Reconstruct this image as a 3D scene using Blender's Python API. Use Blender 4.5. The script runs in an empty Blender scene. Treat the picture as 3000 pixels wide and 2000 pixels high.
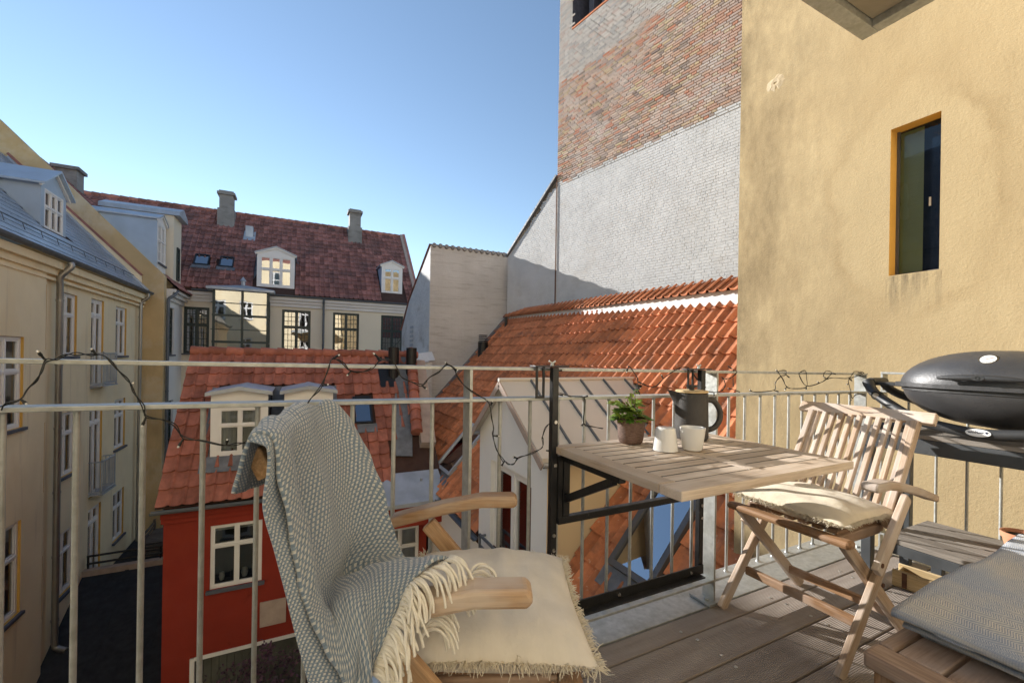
import bpy, math, random
from mathutils import Vector, Matrix, noise as mnoise
R = math.radians
random.seed(7)
V = Vector
scene = bpy.context.scene
COL = scene.collection

# ------------------------------------------------------------------ camera, sky, sun, exposure
YAW, ROLL, F, CX, CY, CAMH = R(26.57), R(0.9), 1250.0, 1500.0, 1046.0, 1.05
fwd = V((math.sin(YAW), math.cos(YAW), 0)); rt0 = V((math.cos(YAW), -math.sin(YAW), 0)); up0 = V((0, 0, 1))
cup = up0*math.cos(ROLL) - rt0*math.sin(ROLL); crt = rt0*math.cos(ROLL) + up0*math.sin(ROLL)
EYE = V((0, 0, CAMH))
cam_data = bpy.data.cameras.new('camera')
cam_data.sensor_width = 36.0
cam_data.lens = F/3000.0*36.0
cam_data.shift_y = (CY-1000.0)/3000.0
cam_data.clip_start = 0.02
cam_data.clip_end = 2000.0
cam = bpy.data.objects.new('camera', cam_data); COL.objects.link(cam)
cam.matrix_world = Matrix(((crt.x, cup.x, -fwd.x, EYE.x), (crt.y, cup.y, -fwd.y, EYE.y), (crt.z, cup.z, -fwd.z, EYE.z), (0, 0, 0, 1)))
scene.camera = cam

SUN_TO = V((-1.0, 2.0, 0.0)).normalized()
SUN_EL = R(19.3)
world = bpy.data.worlds.new('World'); scene.world = world; world.use_nodes = True
wn = world.node_tree
for n in list(wn.nodes): wn.nodes.remove(n)
sky = wn.nodes.new('ShaderNodeTexSky'); sky.sky_type = 'NISHITA'; sky.sun_disc = False
sky.sun_elevation = SUN_EL
sky.sun_rotation = math.atan2(SUN_TO.x, SUN_TO.y)
sky.air_density = 1.0; sky.dust_density = 0.0; sky.ozone_density = 1.0; sky.altitude = 20
bg = wn.nodes.new('ShaderNodeBackground'); bg.inputs[1].default_value = 0.071
wo = wn.nodes.new('ShaderNodeOutputWorld')
wn.links.new(sky.outputs[0], bg.inputs[0]); wn.links.new(bg.outputs[0], wo.inputs[0])

sun_data = bpy.data.lights.new('sun', 'SUN'); sun_data.energy = 3.1; sun_data.angle = R(0.55); sun_data.color = (1.0, 0.96, 0.90)
sun = bpy.data.objects.new('sun', sun_data); COL.objects.link(sun)
sdir = V((SUN_TO.x*math.cos(SUN_EL), SUN_TO.y*math.cos(SUN_EL), math.sin(SUN_EL)))
sun.rotation_euler = sdir.to_track_quat('Z', 'Y').to_euler()
sun.location = sdir*60
scene.cycles.diffuse_bounces = 8; scene.cycles.max_bounces = 14; scene.cycles.glossy_bounces = 4; scene.cycles.transparent_max_bounces = 12
scene.view_settings.view_transform = 'Standard'; scene.view_settings.look = 'None'
scene.view_settings.gamma = 1.0; scene.view_settings.use_curve_mapping = False
scene.view_settings.exposure = 1.55

def ray(x, y): return fwd + crt*((x-CX)/F) - cup*((y-CY)/F)
def on_y(x, y, Y): d = ray(x, y); return EYE + d*((Y-EYE.y)/d.y)
def on_x(x, y, X): d = ray(x, y); return EYE + d*((X-EYE.x)/d.x)
def on_z(x, y, Z): d = ray(x, y); return EYE + d*((Z-EYE.z)/d.z)
def at_depth(x, y, dep): return EYE + ray(x, y)*dep
def pix(p):
    d = V(p)-EYE; w = d.dot(fwd)
    if w < 0.05: return (-9999, -9999, w)
    return (CX+F*d.dot(crt)/w, CY-F*d.dot(cup)/w, w)

# ------------------------------------------------------------------ materials
class NT:
    def __init__(s, name):
        m = bpy.data.materials.new(name); m.use_nodes = True; s.m = m; s.t = m.node_tree
        s.b = s.t.nodes['Principled BSDF']; s.out = s.t.nodes['Material Output']
    def n(s, k, **kw):
        nd = s.t.nodes.new('ShaderNode'+k)
        for a, b in kw.items(): setattr(nd, a, b)
        return nd
    def l(s, a, b): s.t.links.new(a, b)
    def math(s, op, a, b=None, clamp=False):
        nd = s.n('Math', operation=op, use_clamp=clamp)
        for i, v in enumerate((a, b)):
            if v is None: continue
            if isinstance(v, (int, float)): nd.inputs[i].default_value = v
            else: s.l(v, nd.inputs[i])
        return nd.outputs[0]
    def coord(s, kind, stretch=(1, 1, 1)):
        if kind == 'pos': o = s.n('NewGeometry').outputs['Position']
        elif kind == 'gc': o = s.n('Attribute', attribute_name='gc').outputs['Vector']
        elif kind == 'uv': o = s.n('TexCoord').outputs['UV']
        else: o = s.n('TexCoord').outputs['Object']
        mp = s.n('Mapping'); mp.inputs['Scale'].default_value = stretch; s.l(o, mp.inputs['Vector']); return mp.outputs[0]
    def noise(s, vec, scale, detail=4, rough=0.55, dist=0.0):
        nd = s.n('TexNoise'); nd.inputs['Scale'].default_value = scale; nd.inputs['Detail'].default_value = detail
        nd.inputs['Roughness'].default_value = rough; nd.inputs['Distortion'].default_value = dist
        s.l(vec, nd.inputs['Vector']); return nd.outputs[0]
    def ramp(s, fac, stops):
        r = s.n('ValToRGB'); e = r.color_ramp.elements
        while len(e) < len(stops): e.new(0.5)
        for i, (p, c) in enumerate(stops): e[i].position = p; e[i].color = (*c, 1) if len(c) == 3 else c
        s.l(fac, r.inputs[0]); return r.outputs[0]
    def mix(s, fac, a, b, mode='MIX'):
        nd = s.n('Mix', data_type='RGBA', blend_type=mode)
        for i, v in ((0, fac), (6, a), (7, b)):
            if isinstance(v, (int, float)): nd.inputs[i].default_value = v
            elif isinstance(v, tuple): nd.inputs[i].default_value = (*v, 1)
            else: s.l(v, nd.inputs[i])
        return nd.outputs[2]
    def bump(s, h, strength, dist=0.01, nrm=None):
        b = s.n('Bump'); b.inputs['Strength'].default_value = strength; b.inputs['Distance'].default_value = dist
        s.l(h, b.inputs['Height'])
        if nrm: s.l(nrm, b.inputs['Normal'])
        return b.outputs[0]
def sc(c, k): return tuple(min(1, max(0, x*k)) for x in c)

def M(name, c, amt=0.25, scale=3.0, rough=0.7, metal=0.0, bump=0.15, bscale=40.0, bdist=0.01, coord='pos', stretch=(1, 1, 1), var=0.0, stain=None, stain2=None, spec=0.5, c2=None, detail=5, varcol=None):
    t = NT(name); vec = t.coord(coord, stretch)
    a, b = (sc(c, 1-amt), sc(c, 1+amt)) if c2 is None else (c, c2)
    col = t.ramp(t.noise(vec, scale, detail), [(0.3, a), (0.7, b)])
    if var or varcol:
        bc = t.n('Attribute', attribute_name='bc').outputs['Fac']
        if varcol: col = t.mix(0.75, col, t.ramp(bc, varcol), 'MIX')
        if var: col = t.mix(1.0, col, t.ramp(bc, [(0, (1-var,)*3), (1, (1+var,)*3)]), 'MULTIPLY')
    for st in (stain, stain2):
        if st:
            scol, ss, lo, hi, ststr = st
            f = t.ramp(t.noise(t.coord('pos' if coord != 'gc' else 'gc', ststr), ss, 6, 0.62), [(lo, (0, 0, 0)), (hi, (1, 1, 1))])
            col = t.mix(f, col, scol)
    t.l(col, t.b.inputs['Base Color']); t.b.inputs['Metallic'].default_value = metal
    t.b.inputs['Specular IOR Level'].default_value = spec
    rr = t.ramp(t.noise(vec, scale*2.3, 3), [(0.3, (max(0.02, rough-0.1),)*3), (0.7, (min(1, rough+0.1),)*3)])
    t.l(rr, t.b.inputs['Roughness'])
    if bump: t.l(t.bump(t.noise(vec, bscale, 4), bump, bdist), t.b.inputs['Normal'])
    return t.m

def wood(name, c1, c2, rough=0.6, grey=None, k=1.0):
    t = NT(name); v = t.coord('gc', (3*k, 34*k, 34*k))
    n1 = t.noise(v, 1.6, 6, 0.6, 1.2)
    col = t.ramp(n1, [(0.28, c1), (0.72, c2)])
    fine = t.noise(t.coord('gc', (8*k, 260*k, 260*k)), 1.0, 3, 0.6)
    col = t.mix(0.35, col, t.ramp(fine, [(0.35, (0.25, 0.2, 0.16)), (0.65, (1, 1, 1))]), 'MULTIPLY')
    if grey:
        f = t.ramp(t.noise(t.coord('gc', (2.5, 5, 5)), 1.7, 4), [(0.42, (0, 0, 0)), (0.62, (0.85, 0.85, 0.85))])
        col = t.mix(f, col, grey)
    bc = t.n('Attribute', attribute_name='bc').outputs['Fac']
    col = t.mix(1.0, col, t.ramp(bc, [(0, (0.82, 0.80, 0.78)), (1, (1.12, 1.12, 1.12))]), 'MULTIPLY')
    t.l(col, t.b.inputs['Base Color']); t.b.inputs['Roughness'].default_value = rough
    t.b.inputs['Specular IOR Level'].default_value = 0.3
    t.l(t.bump(fine, 0.25, 0.002), t.b.inputs['Normal'])
    return t.m

MT = {}
GR = (1, 1, 1)
MT['plaster_right'] = None
def plaster_right():
    t = NT('yellow_rough_plaster'); p = t.coord('pos')
    base = t.ramp(t.noise(p, 0.9, 6, 0.6), [(0.3, (0.40, 0.30, 0.165)), (0.7, (0.49, 0.385, 0.225))])
    # weathered grime, denser towards the exposed outer corner of the wall
    sx = t.n('SeparateXYZ'); t.l(p, sx.inputs[0])
    edge = t.math('MULTIPLY', t.math('SUBTRACT', sx.outputs[1], 1.5), 0.72, True)
    g = t.math('ADD', t.math('MULTIPLY', t.noise(t.coord('pos', (1, 1.2, 0.7)), 1.9, 10, 0.72), 0.72), t.math('MULTIPLY', t.noise(t.coord('pos', (1, 2.4, 0.8)), 7, 8, 0.7), 0.28))
    f = t.math('MULTIPLY', t.ramp(g, [(0.36, (0, 0, 0)), (0.62, (1, 1, 1))]), t.math('ADD', edge, 0.16), True)
    col = t.mix(f, base, (0.21, 0.158, 0.09))
    streak = t.ramp(t.noise(t.coord('pos', (1, 5, 0.5)), 1.4, 5), [(0.52, (0, 0, 0)), (0.8, (0.35,)*3)])
    col = t.mix(streak, col, (0.36, 0.27, 0.15))
    # old repair around the narrow window: a wobbly ring, and dirty runs below its sill
    wob = t.math('MULTIPLY', t.math('SUBTRACT', t.noise(p, 3.0, 5), 0.5), 0.55)
    dy = t.math('MULTIPLY', t.math('SUBTRACT', sx.outputs[1], 1.42), 1.75); dz = t.math('MULTIPLY', t.math('SUBTRACT', sx.outputs[2], 2.20), 1.02)
    rad = t.math('ADD', t.math('SQRT', t.math('ADD', t.math('MULTIPLY', dy, dy), t.math('MULTIPLY', dz, dz))), wob)
    ring = t.math('MULTIPLY', t.ramp(rad, [(0.72, (0, 0, 0)), (0.80, (0.55,)*3), (0.92, (0, 0, 0))]), t.ramp(t.noise(p, 1.8, 4), [(0.42, (0, 0, 0)), (0.62, (1, 1, 1))]))
    col = t.mix(ring, col, (0.33, 0.24, 0.125))
    inner = t.ramp(rad, [(0.60, (0.45,)*3), (0.80, (0, 0, 0))]); col = t.mix(inner, col, (0.50, 0.395, 0.23))
    iny = t.math('MULTIPLY', t.math('GREATER_THAN', sx.outputs[1], 1.24), t.math('LESS_THAN', sx.outputs[1], 1.54))
    fall = t.math('MULTIPLY', t.ramp(t.math('SUBTRACT', sx.outputs[2], 1.0), [(0.36, (0, 0, 0)), (0.66, (1, 1, 1)), (0.672, (0, 0, 0))]), t.ramp(t.noise(t.coord('pos', (1, 26, 3)), 1.0, 4), [(0.40, (0, 0, 0)), (0.62, (1, 1, 1))]))
    col = t.mix(t.math('MULTIPLY', t.math('MULTIPLY', fall, iny), 0.75), col, (0.10, 0.085, 0.06))
    t.l(col, t.b.inputs['Base Color']); t.b.inputs['Roughness'].default_value = 0.92; t.b.inputs['Specular IOR Level'].default_value = 0.15
    b1 = t.bump(t.noise(t.coord('pos', (1, 1, 0.6)), 5, 4), 0.16, 0.03)
    b2 = t.bump(t.noise(p, 70, 8, 0.72), 0.42, 0.010, b1)
    t.l(b2, t.b.inputs['Normal']); return t.m
MT['plaster_right'] = plaster_right()
MT['plaster_left'] = M('pale_yellow_plaster', (0.87, 0.735, 0.50), 0.08, 0.7, 0.9, bump=0.3, bscale=30, stain=((0.80, 0.63, 0.38), 0.8, 0.52, 0.80, (1, 1, 0.6)), stain2=((0.58, 0.47, 0.32), 0.9, 0.57, 0.80, (1, 4.5, 0.35)), spec=0.2)
MT['reveal'] = M('deep_yellow_reveal_paint', (0.62, 0.38, 0.10), 0.05, 2, 0.85, spec=0.2)
MT['plaster_ochre'] = M('weathered_ochre_plaster', (0.62, 0.45, 0.235), 0.16, 0.6, 0.92, bump=0.4, bscale=20, stain=((0.70, 0.60, 0.43), 0.55, 0.50, 0.68, (1, 1, 1)), stain2=((0.40, 0.29, 0.15), 0.9, 0.55, 0.80, (1.5, 1, 0.5)), spec=0.2)
MT['cream'] = M('cream_plaster', (0.76, 0.68, 0.54), 0.05, 0.5, 0.88, bump=0.15, spec=0.2, stain=((0.6, 0.52, 0.40), 0.7, 0.6, 0.9, (1, 1, 0.5)))
MT['white_plaster'] = M('white_plaster', (0.82, 0.81, 0.79), 0.05, 0.8, 0.85, bump=0.2, bscale=25, spec=0.2)
MT['dormer_cream'] = M('cream_dormer_cladding', (0.66, 0.54, 0.36), 0.04, 0.8, 0.8, bump=0.1, spec=0.2)
MT['lime_wall'] = M('grey_white_limewash', (0.70, 0.695, 0.68), 0.12, 0.9, 0.9, bump=0.9, bscale=7, bdist=0.05, stain=((0.40, 0.37, 0.32), 1.1, 0.55, 0.8, (1, 1, 1.6)), stain2=((0.66, 0.655, 0.65), 0.7, 0.5, 0.7, (1, 1, 1)), spec=0.2)
MT['wing_wall'] = M('pinkish_limewashed_masonry', (0.68, 0.655, 0.63), 0.10, 0.9, 0.9, bump=0.6, bscale=9, bdist=0.03, stretch=(1, 1, 2.5), stain=((0.42, 0.385, 0.35), 1.0, 0.56, 0.80, (1, 1, 3.5)), stain2=((0.74, 0.71, 0.68), 0.6, 0.52, 0.75, (1, 1, 1)), spec=0.2)
MT['mortar'] = M('old_mortar', (0.54, 0.50, 0.46), 0.2, 5, 0.95, bump=0.6, bscale=30, spec=0.1)
def wing_brick():
    t = NT('limewashed_wing_masonry'); p = t.coord('pos'); sx = t.n('SeparateXYZ'); t.l(p, sx.inputs[0])
    cb = t.n('CombineXYZ'); t.l(t.math('ADD', sx.outputs[0], sx.outputs[1]), cb.inputs[0]); t.l(sx.outputs[2], cb.inputs[1])
    br = t.n('TexBrick'); br.inputs['Scale'].default_value = 1.0; br.inputs['Brick Width'].default_value = 0.24; br.inputs['Row Height'].default_value = 0.067
    br.inputs['Mortar Size'].default_value = 0.006; br.inputs['Mortar Smooth'].default_value = 0.6; br.inputs['Color1'].default_value = (1, 1, 1, 1); br.inputs['Color2'].default_value = (0.8, 0.8, 0.8, 1); br.inputs['Mortar'].default_value = (0.2, 0.2, 0.2, 1)
    t.l(cb.outputs[0], br.inputs['Vector'])
    col = t.ramp(t.noise(p, 0.9, 6), [(0.3, (0.56, 0.545, 0.53)), (0.7, (0.68, 0.665, 0.65))])
    row = t.ramp(t.noise(t.coord('pos', (0.9, 0.9, 9)), 1.2, 6, 0.65), [(0.52, (0, 0, 0)), (0.74, (0.8,)*3)]); col = t.mix(row, col, (0.40, 0.375, 0.35))
    col = t.mix(0.16, col, br.outputs[0], 'MULTIPLY')
    t.l(col, t.b.inputs['Base Color']); t.b.inputs['Roughness'].default_value = 0.92; t.b.inputs['Specular IOR Level'].default_value = 0.15
    b0 = t.bump(t.noise(p, 7, 5), 0.4, 0.03); t.l(t.bump(br.outputs[0], 0.5, 0.008, b0), t.b.inputs['Normal']); return t.m
MT['wing_wall'] = wing_brick()
brick_cols = [(0.0, (0.56, 0.22, 0.13)), (0.16, (0.52, 0.33, 0.25)), (0.32, (0.66, 0.52, 0.42)), (0.48, (0.44, 0.35, 0.31)), (0.62, (0.55, 0.46, 0.40)), (0.76, (0.22, 0.19, 0.18)), (0.86, (0.60, 0.50, 0.31)), (1.0, (0.50, 0.30, 0.22))]
MT['brick'] = M('old_red_brick', (0.38, 0.26, 0.2), 0.25, 12, 0.92, bump=0.6, bscale=60, varcol=brick_cols, stain=((0.62, 0.58, 0.55), 1.0, 0.50, 0.80, (1, 1, 1.2)), spec=0.15)
pale_cols = [(0.0, (0.64, 0.59, 0.54)), (0.3, (0.56, 0.53, 0.49)), (0.55, (0.36, 0.35, 0.35)), (0.8, (0.60, 0.54, 0.49)), (1.0, (0.50, 0.37, 0.31))]
MT['brick_pale'] = M('pale_limewashed_brick', (0.42, 0.4, 0.38), 0.2, 12, 0.92, bump=0.6, bscale=60, varcol=pale_cols, stain=((0.52, 0.49, 0.46), 0.8, 0.48, 0.8, (1, 1, 1.2)), spec=0.15)
MT['brick_white'] = M('whitewashed_brick', (0.60, 0.597, 0.585), 0.08, 2.0, 0.9, bump=0.22, bscale=6, bdist=0.04, var=0.025, stain=((0.50, 0.47, 0.43), 0.9, 0.56, 0.82, (1, 1, 1.3)), stain2=((0.63, 0.627, 0.62), 0.6, 0.5, 0.7, (1, 1, 1)), spec=0.2)
MT['brick_shaded'] = M('shade_toned_brick', (0.075, 0.075, 0.095), 0.3, 9, 0.8, bump=0.6, bscale=50)  # shade inside the recess put into the brick's base colour
MT['tile_orange'] = M('orange_clay_tile', (0.50, 0.185, 0.085), 0.20, 9, 0.8, bump=0.35, bscale=70, var=0.26, stain=((0.15, 0.085, 0.06), 2.6, 0.54, 0.76, (1, 1, 1)), stain2=((0.56, 0.40, 0.30), 16, 0.62, 0.74, (1, 1, 1)), spec=0.3)
MT['tile_red'] = M('red_clay_tile', (0.38, 0.14, 0.095), 0.20, 7, 0.8, bump=0.35, bscale=70, var=0.28, stain=((0.16, 0.075, 0.055), 2.2, 0.55, 0.8, (1, 1, 1)), spec=0.3)
MT['tile_old'] = M('old_dark_red_tile', (0.31, 0.14, 0.115), 0.25, 3, 0.8, bump=0.2, bscale=50, var=0.35, stain=((0.15, 0.095, 0.085), 0.9, 0.47, 0.78, (1, 1, 1)), spec=0.25)
MT['roof_bed'] = M('dark_roof_underlay', (0.06, 0.03, 0.022), 0.2, 4, 0.9)
MT['red_paint'] = M('red_limewash', (0.27, 0.036, 0.022), 0.10, 1.2, 0.85, bump=0.2, bscale=30, stain=((0.17, 0.022, 0.012), 2.3, 0.63, 0.74, (1, 1, 0.8)), stain2=((0.37, 0.065, 0.032), 0.6, 0.5, 0.8, (1, 1, 0.5)), spec=0.2)
MT['felt'] = M('black_roofing_felt', (0.03, 0.033, 0.04), 0.25, 6, 0.85, bump=0.4, bscale=200, spec=0.3)
MT['slate'] = M('grey_slate', (0.27, 0.33, 0.41), 0.20, 3, 0.36, bump=0.15, bscale=30, var=0.14, spec=0.8)
MT['zinc'] = M('weathered_zinc', (0.44, 0.475, 0.52), 0.15, 2.2, 0.5, metal=0.35, bump=0.12, bscale=8, stain=((0.32, 0.35, 0.40), 1.2, 0.5, 0.75, (1, 1, 1)))
MT['zinc_sky_tint'] = M('sky_tinted_zinc_sheet', (0.40, 0.50, 0.62), 0.10, 1.5, 0.45, metal=0.0, bump=0.1, bscale=5)  # bright blue of the sky reflection put into the base colour
MT['zinc_warm'] = M('pale_coated_zinc_roof', (0.56, 0.535, 0.50), 0.06, 1.4, 0.55, metal=0.1, bump=0.08, bscale=4)
MT['lead'] = M('grey_lead_flashing', (0.17, 0.18, 0.195), 0.25, 6, 0.6, metal=0.2, bump=0.5, bscale=14)
MT['white_paint'] = M('white_window_paint', (0.80, 0.79, 0.77), 0.03, 4, 0.45, bump=0.05)
MT['white_trim'] = M('white_cornice_paint', (0.72, 0.70, 0.68), 0.05, 2, 0.7, bump=0.1)
MT['green_paint'] = M('dark_green_window_paint', (0.018, 0.035, 0.034), 0.1, 5, 0.4, bump=0.05)
MT['dark_frame'] = M('dark_grey_aluminium', (0.10, 0.10, 0.105), 0.1, 4, 0.5, metal=0.2, bump=0.05)
MT['sill'] = M('blue_grey_slate_sill', (0.085, 0.095, 0.125), 0.15, 5, 0.6)
MT['curtain'] = M('pale_curtain_fabric', (0.62, 0.61, 0.56), 0.08, 3, 0.9, bump=0.2, bscale=60)
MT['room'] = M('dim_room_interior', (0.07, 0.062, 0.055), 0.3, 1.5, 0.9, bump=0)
MT['garage'] = M('grey_green_boarding', (0.085, 0.09, 0.075), 0.2, 3, 0.8, bump=0.2, bscale=20)
MT['stone'] = M('pale_sandstone', (0.42, 0.33, 0.28), 0.12, 6, 0.9, bump=0.4, bscale=30)
MT['chimney'] = M('grey_rendered_chimney', (0.26, 0.25, 0.24), 0.2, 1.4, 0.92, bump=0.5, bscale=12, stain=((0.13, 0.12, 0.11), 1.5, 0.5, 0.75, (1, 1, 3)))
MT['galv'] = M('galvanised_steel', (0.46, 0.47, 0.45), 0.16, 38, 0.48, metal=0.55, bump=0.08, bscale=90, stain=((0.33, 0.33, 0.29), 9, 0.5, 0.75, (1, 1, 1)), stain2=((0.45, 0.46, 0.46), 60, 0.6, 0.7, (1, 1, 1)))
MT['pipe'] = M('zinc_downpipe', (0.32, 0.31, 0.29), 0.15, 2, 0.38, metal=0.7, bump=0.08, bscale=10)
MT['pipe_grey'] = M('grey_painted_pipe', (0.11, 0.125, 0.145), 0.1, 3, 0.5, bump=0.05)
MT['black_steel'] = M('black_powder_coated_steel', (0.014, 0.014, 0.015), 0.2, 15, 0.42, metal=0.1, bump=0.1, bscale=120, stain=((0.06, 0.055, 0.05), 30, 0.66, 0.74, (1, 1, 1)))
MT['bolt'] = M('bright_steel', (0.55, 0.54, 0.52), 0.1, 20, 0.3, metal=0.9, bump=0)
MT['black_plastic'] = M('black_cable_plastic', (0.012, 0.013, 0.012), 0.1, 20, 0.45, bump=0)
MT['dark_ground'] = M('courtyard_paving', (0.10, 0.095, 0.09), 0.25, 3, 0.9, bump=0.3, bscale=20)
MT['teak'] = wood('weathered_teak', (0.46, 0.33, 0.23), (0.66, 0.52, 0.40), 0.65, grey=(0.56, 0.50, 0.45))
MT['teak_warm'] = wood('oiled_teak', (0.40, 0.22, 0.10), (0.64, 0.43, 0.25), 0.6, grey=(0.58, 0.49, 0.40))
MT['teak_brown'] = wood('brown_teak', (0.22, 0.12, 0.06), (0.40, 0.235, 0.125), 0.55, grey=(0.42, 0.32, 0.25))
MT['teak_table'] = wood('pale_teak_tabletop', (0.54, 0.42, 0.31), (0.70, 0.58, 0.46), 0.55, grey=(0.64, 0.55, 0.46))
MT['teak_dark'] = wood('grey_brown_stool_teak', (0.27, 0.18, 0.13), (0.44, 0.32, 0.24), 0.6, grey=(0.38, 0.31, 0.27))
MT['grey_wood'] = wood('grey_stained_timber', (0.19, 0.17, 0.15), (0.31, 0.28, 0.245), 0.75)
MT['grey_frame'] = M('anthracite_painted_frame', (0.05, 0.055, 0.06), 0.15, 8, 0.55, bump=0.1)
MT['pallet'] = wood('weathered_pallet_wood', (0.10, 0.085, 0.07), (0.2, 0.17, 0.145), 0.85)
MT['box_wood'] = wood('pale_pine_box', (0.55, 0.40, 0.20), (0.72, 0.56, 0.33), 0.7)
MT['rust'] = M('rusted_iron', (0.13, 0.06, 0.035), 0.3, 20, 0.8, metal=0.2, bump=0.4, bscale=90)
MT['terracotta'] = M('terracotta', (0.50, 0.23, 0.13), 0.08, 8, 0.8, bump=0.1)
MT['soil'] = M('potting_soil', (0.035, 0.025, 0.018), 0.3, 60, 0.95, bump=0.8, bscale=90)
MT['porcelain'] = M('white_porcelain', (0.74, 0.73, 0.70), 0.02, 5, 0.16, bump=0)
MT['jug'] = M('matt_charcoal_stoneware', (0.045, 0.041, 0.038), 0.12, 20, 0.6, bump=0.15, bscale=240)
MT['grill'] = M('dark_grey_cast_aluminium', (0.075, 0.075, 0.078), 0.2, 5, 0.42, metal=0.35, bump=0.12, bscale=160, stain=((0.085, 0.085, 0.088), 3, 0.5, 0.8, (1, 1, 1)))
MT['grill_plastic'] = M('dark_grey_grill_plastic', (0.035, 0.036, 0.038), 0.12, 8, 0.5, bump=0.08, bscale=120)
MT['chrome'] = M('chrome', (0.75, 0.75, 0.75), 0.03, 5, 0.12, metal=1.0, bump=0)
MT['dial'] = M('gauge_face', (0.78, 0.78, 0.76), 0.02, 5, 0.4, bump=0)
MT['badge_white'] = M('white_enamel_badge', (0.82, 0.82, 0.80), 0.02, 5, 0.3, bump=0)
MT['badge_blue'] = M('navy_lettering', (0.012, 0.022, 0.07), 0.05, 5, 0.4, bump=0)
MT['gauge_red'] = M('red_gauge_mark', (0.5, 0.03, 0.02), 0.05, 5, 0.5, bump=0)
MT['soffit'] = M('weathered_plywood_soffit', (0.33, 0.285, 0.215), 0.08, 3, 0.8, bump=0.15, bscale=30)

def canvas(name, c, weave=1400):
    t = NT(name); v = t.coord('uv', (weave*0.25, weave*0.25, 1))
    w1 = t.n('TexWave', wave_type='BANDS', bands_direction='X'); w1.inputs['Scale'].default_value = 1.0; w1.inputs['Distortion'].default_value = 0.4
    w2 = t.n('TexWave', wave_type='BANDS', bands_direction='Y'); w2.inputs['Scale'].default_value = 1.0; w2.inputs['Distortion'].default_value = 0.4
    t.l(v, w1.inputs['Vector']); t.l(v, w2.inputs['Vector'])
    h = t.math('MULTIPLY', w1.outputs[1], w2.outputs[1])
    n = t.noise(t.coord('uv', (1, 1, 1)), 5, 5)
    col = t.ramp(n, [(0.3, sc(c, 0.9)), (0.7, sc(c, 1.06))])
    col = t.mix(0.12, col, t.ramp(h, [(0, (0.5, 0.48, 0.45)), (1, (1, 1, 1))]), 'MULTIPLY')
    t.l(col, t.b.inputs['Base Color']); t.b.inputs['Roughness'].default_value = 0.92; t.b.inputs['Specular IOR Level'].default_value = 0.1
    t.b.inputs['Sheen Weight'].default_value = 0.15
    b0 = t.bump(t.noise(t.coord('uv', (1, 1, 1)), 9, 4), 0.4, 0.01)
    t.l(t.bump(h, 0.25, 0.001, b0), t.b.inputs['Normal']); return t.m
MT['canvas'] = canvas('cream_canvas', (0.78, 0.725, 0.63))
MT['canvas2'] = canvas('beige_canvas', (0.70, 0.62, 0.48))
MT['fringe'] = M('cream_wool_fringe', (0.80, 0.76, 0.67), 0.08, 60, 0.95, bump=0.5, bscale=500, bdist=0.002, spec=0.1)
MT['frayed'] = M('frayed_cotton', (0.66, 0.60, 0.48), 0.10, 60, 0.95, bump=0, spec=0.1)

def weave_mat():   # cream dashes woven into slate grey wool, in offset rows
    t = NT('slate_wool_with_cream_dashes')
    uv = t.n('TexCoord').outputs['UV']; sx = t.n('SeparateXYZ'); 
    w = t.noise(uv, 6, 2); wob = t.n('VectorMath', operation='MULTIPLY_ADD')
    cw = t.n('CombineXYZ'); t.l(w, cw.inputs[0]); t.l(t.noise(uv, 7.3, 2), cw.inputs[1])
    t.l(cw.outputs[0], wob.inputs[0]); wob.inputs[1].default_value = (0.02, 0.02, 0); t.l(uv, wob.inputs[2]); t.l(wob.outputs[0], sx.inputs[0])
    U, W = sx.outputs[0], sx.outputs[1]
    row = t.math('MULTIPLY', W, 132.0)          # weave rows
    colm = t.math('MULTIPLY', U, 98.0)
    ri = t.math('FLOOR', row); par = t.math('MODULO', ri, 2.0)
    cf = t.math('FRACT', t.math('ADD', colm, t.math('MULTIPLY', par, 0.5)))
    rf = t.math('FRACT', row)
    # slanted dash inside each cell
    a = t.math('ABSOLUTE', t.math('SUBTRACT', t.math('ADD', cf, t.math('MULTIPLY', rf, 0.4)), 0.7))
    dash = t.math('LESS_THAN', a, 0.235)
    b = t.math('LESS_THAN', t.math('ABSOLUTE', t.math('SUBTRACT', rf, 0.5)), 0.34)
    dash = t.math('MULTIPLY', dash, b)
    grp = t.math('LESS_THAN', t.noise(t.coord('uv', (40, 60, 1)), 1, 2), 0.66)
    thread = t.n('TexWave', wave_type='BANDS', bands_direction='DIAGONAL'); thread.inputs['Scale'].default_value = 90; thread.inputs['Distortion'].default_value = 1.5
    t.l(uv, thread.inputs['Vector'])
    base = t.ramp(t.noise(uv, 220, 3), [(0.3, (0.12, 0.165, 0.22)), (0.7, (0.235, 0.30, 0.375))])
    lite = t.ramp(t.noise(uv, 260, 2), [(0.3, (0.42, 0.425, 0.41)), (0.7, (0.62, 0.615, 0.585))])
    col = t.mix(dash, base, lite)
    t.l(col, t.b.inputs['Base Color']); t.b.inputs['Roughness'].default_value = 0.95; t.b.inputs['Specular IOR Level'].default_value = 0.08
    t.b.inputs['Sheen Weight'].default_value = 0.35; t.b.inputs['Sheen Roughness'].default_value = 0.5
    h = t.math('ADD', t.math('MULTIPLY', dash, 0.6), t.math('MULTIPLY', t.noise(uv, 300, 3), 0.8))
    t.l(t.bump(h, 0.75, 0.003), t.b.inputs['Normal']); return t.m
MT['weave'] = weave_mat()
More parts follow.
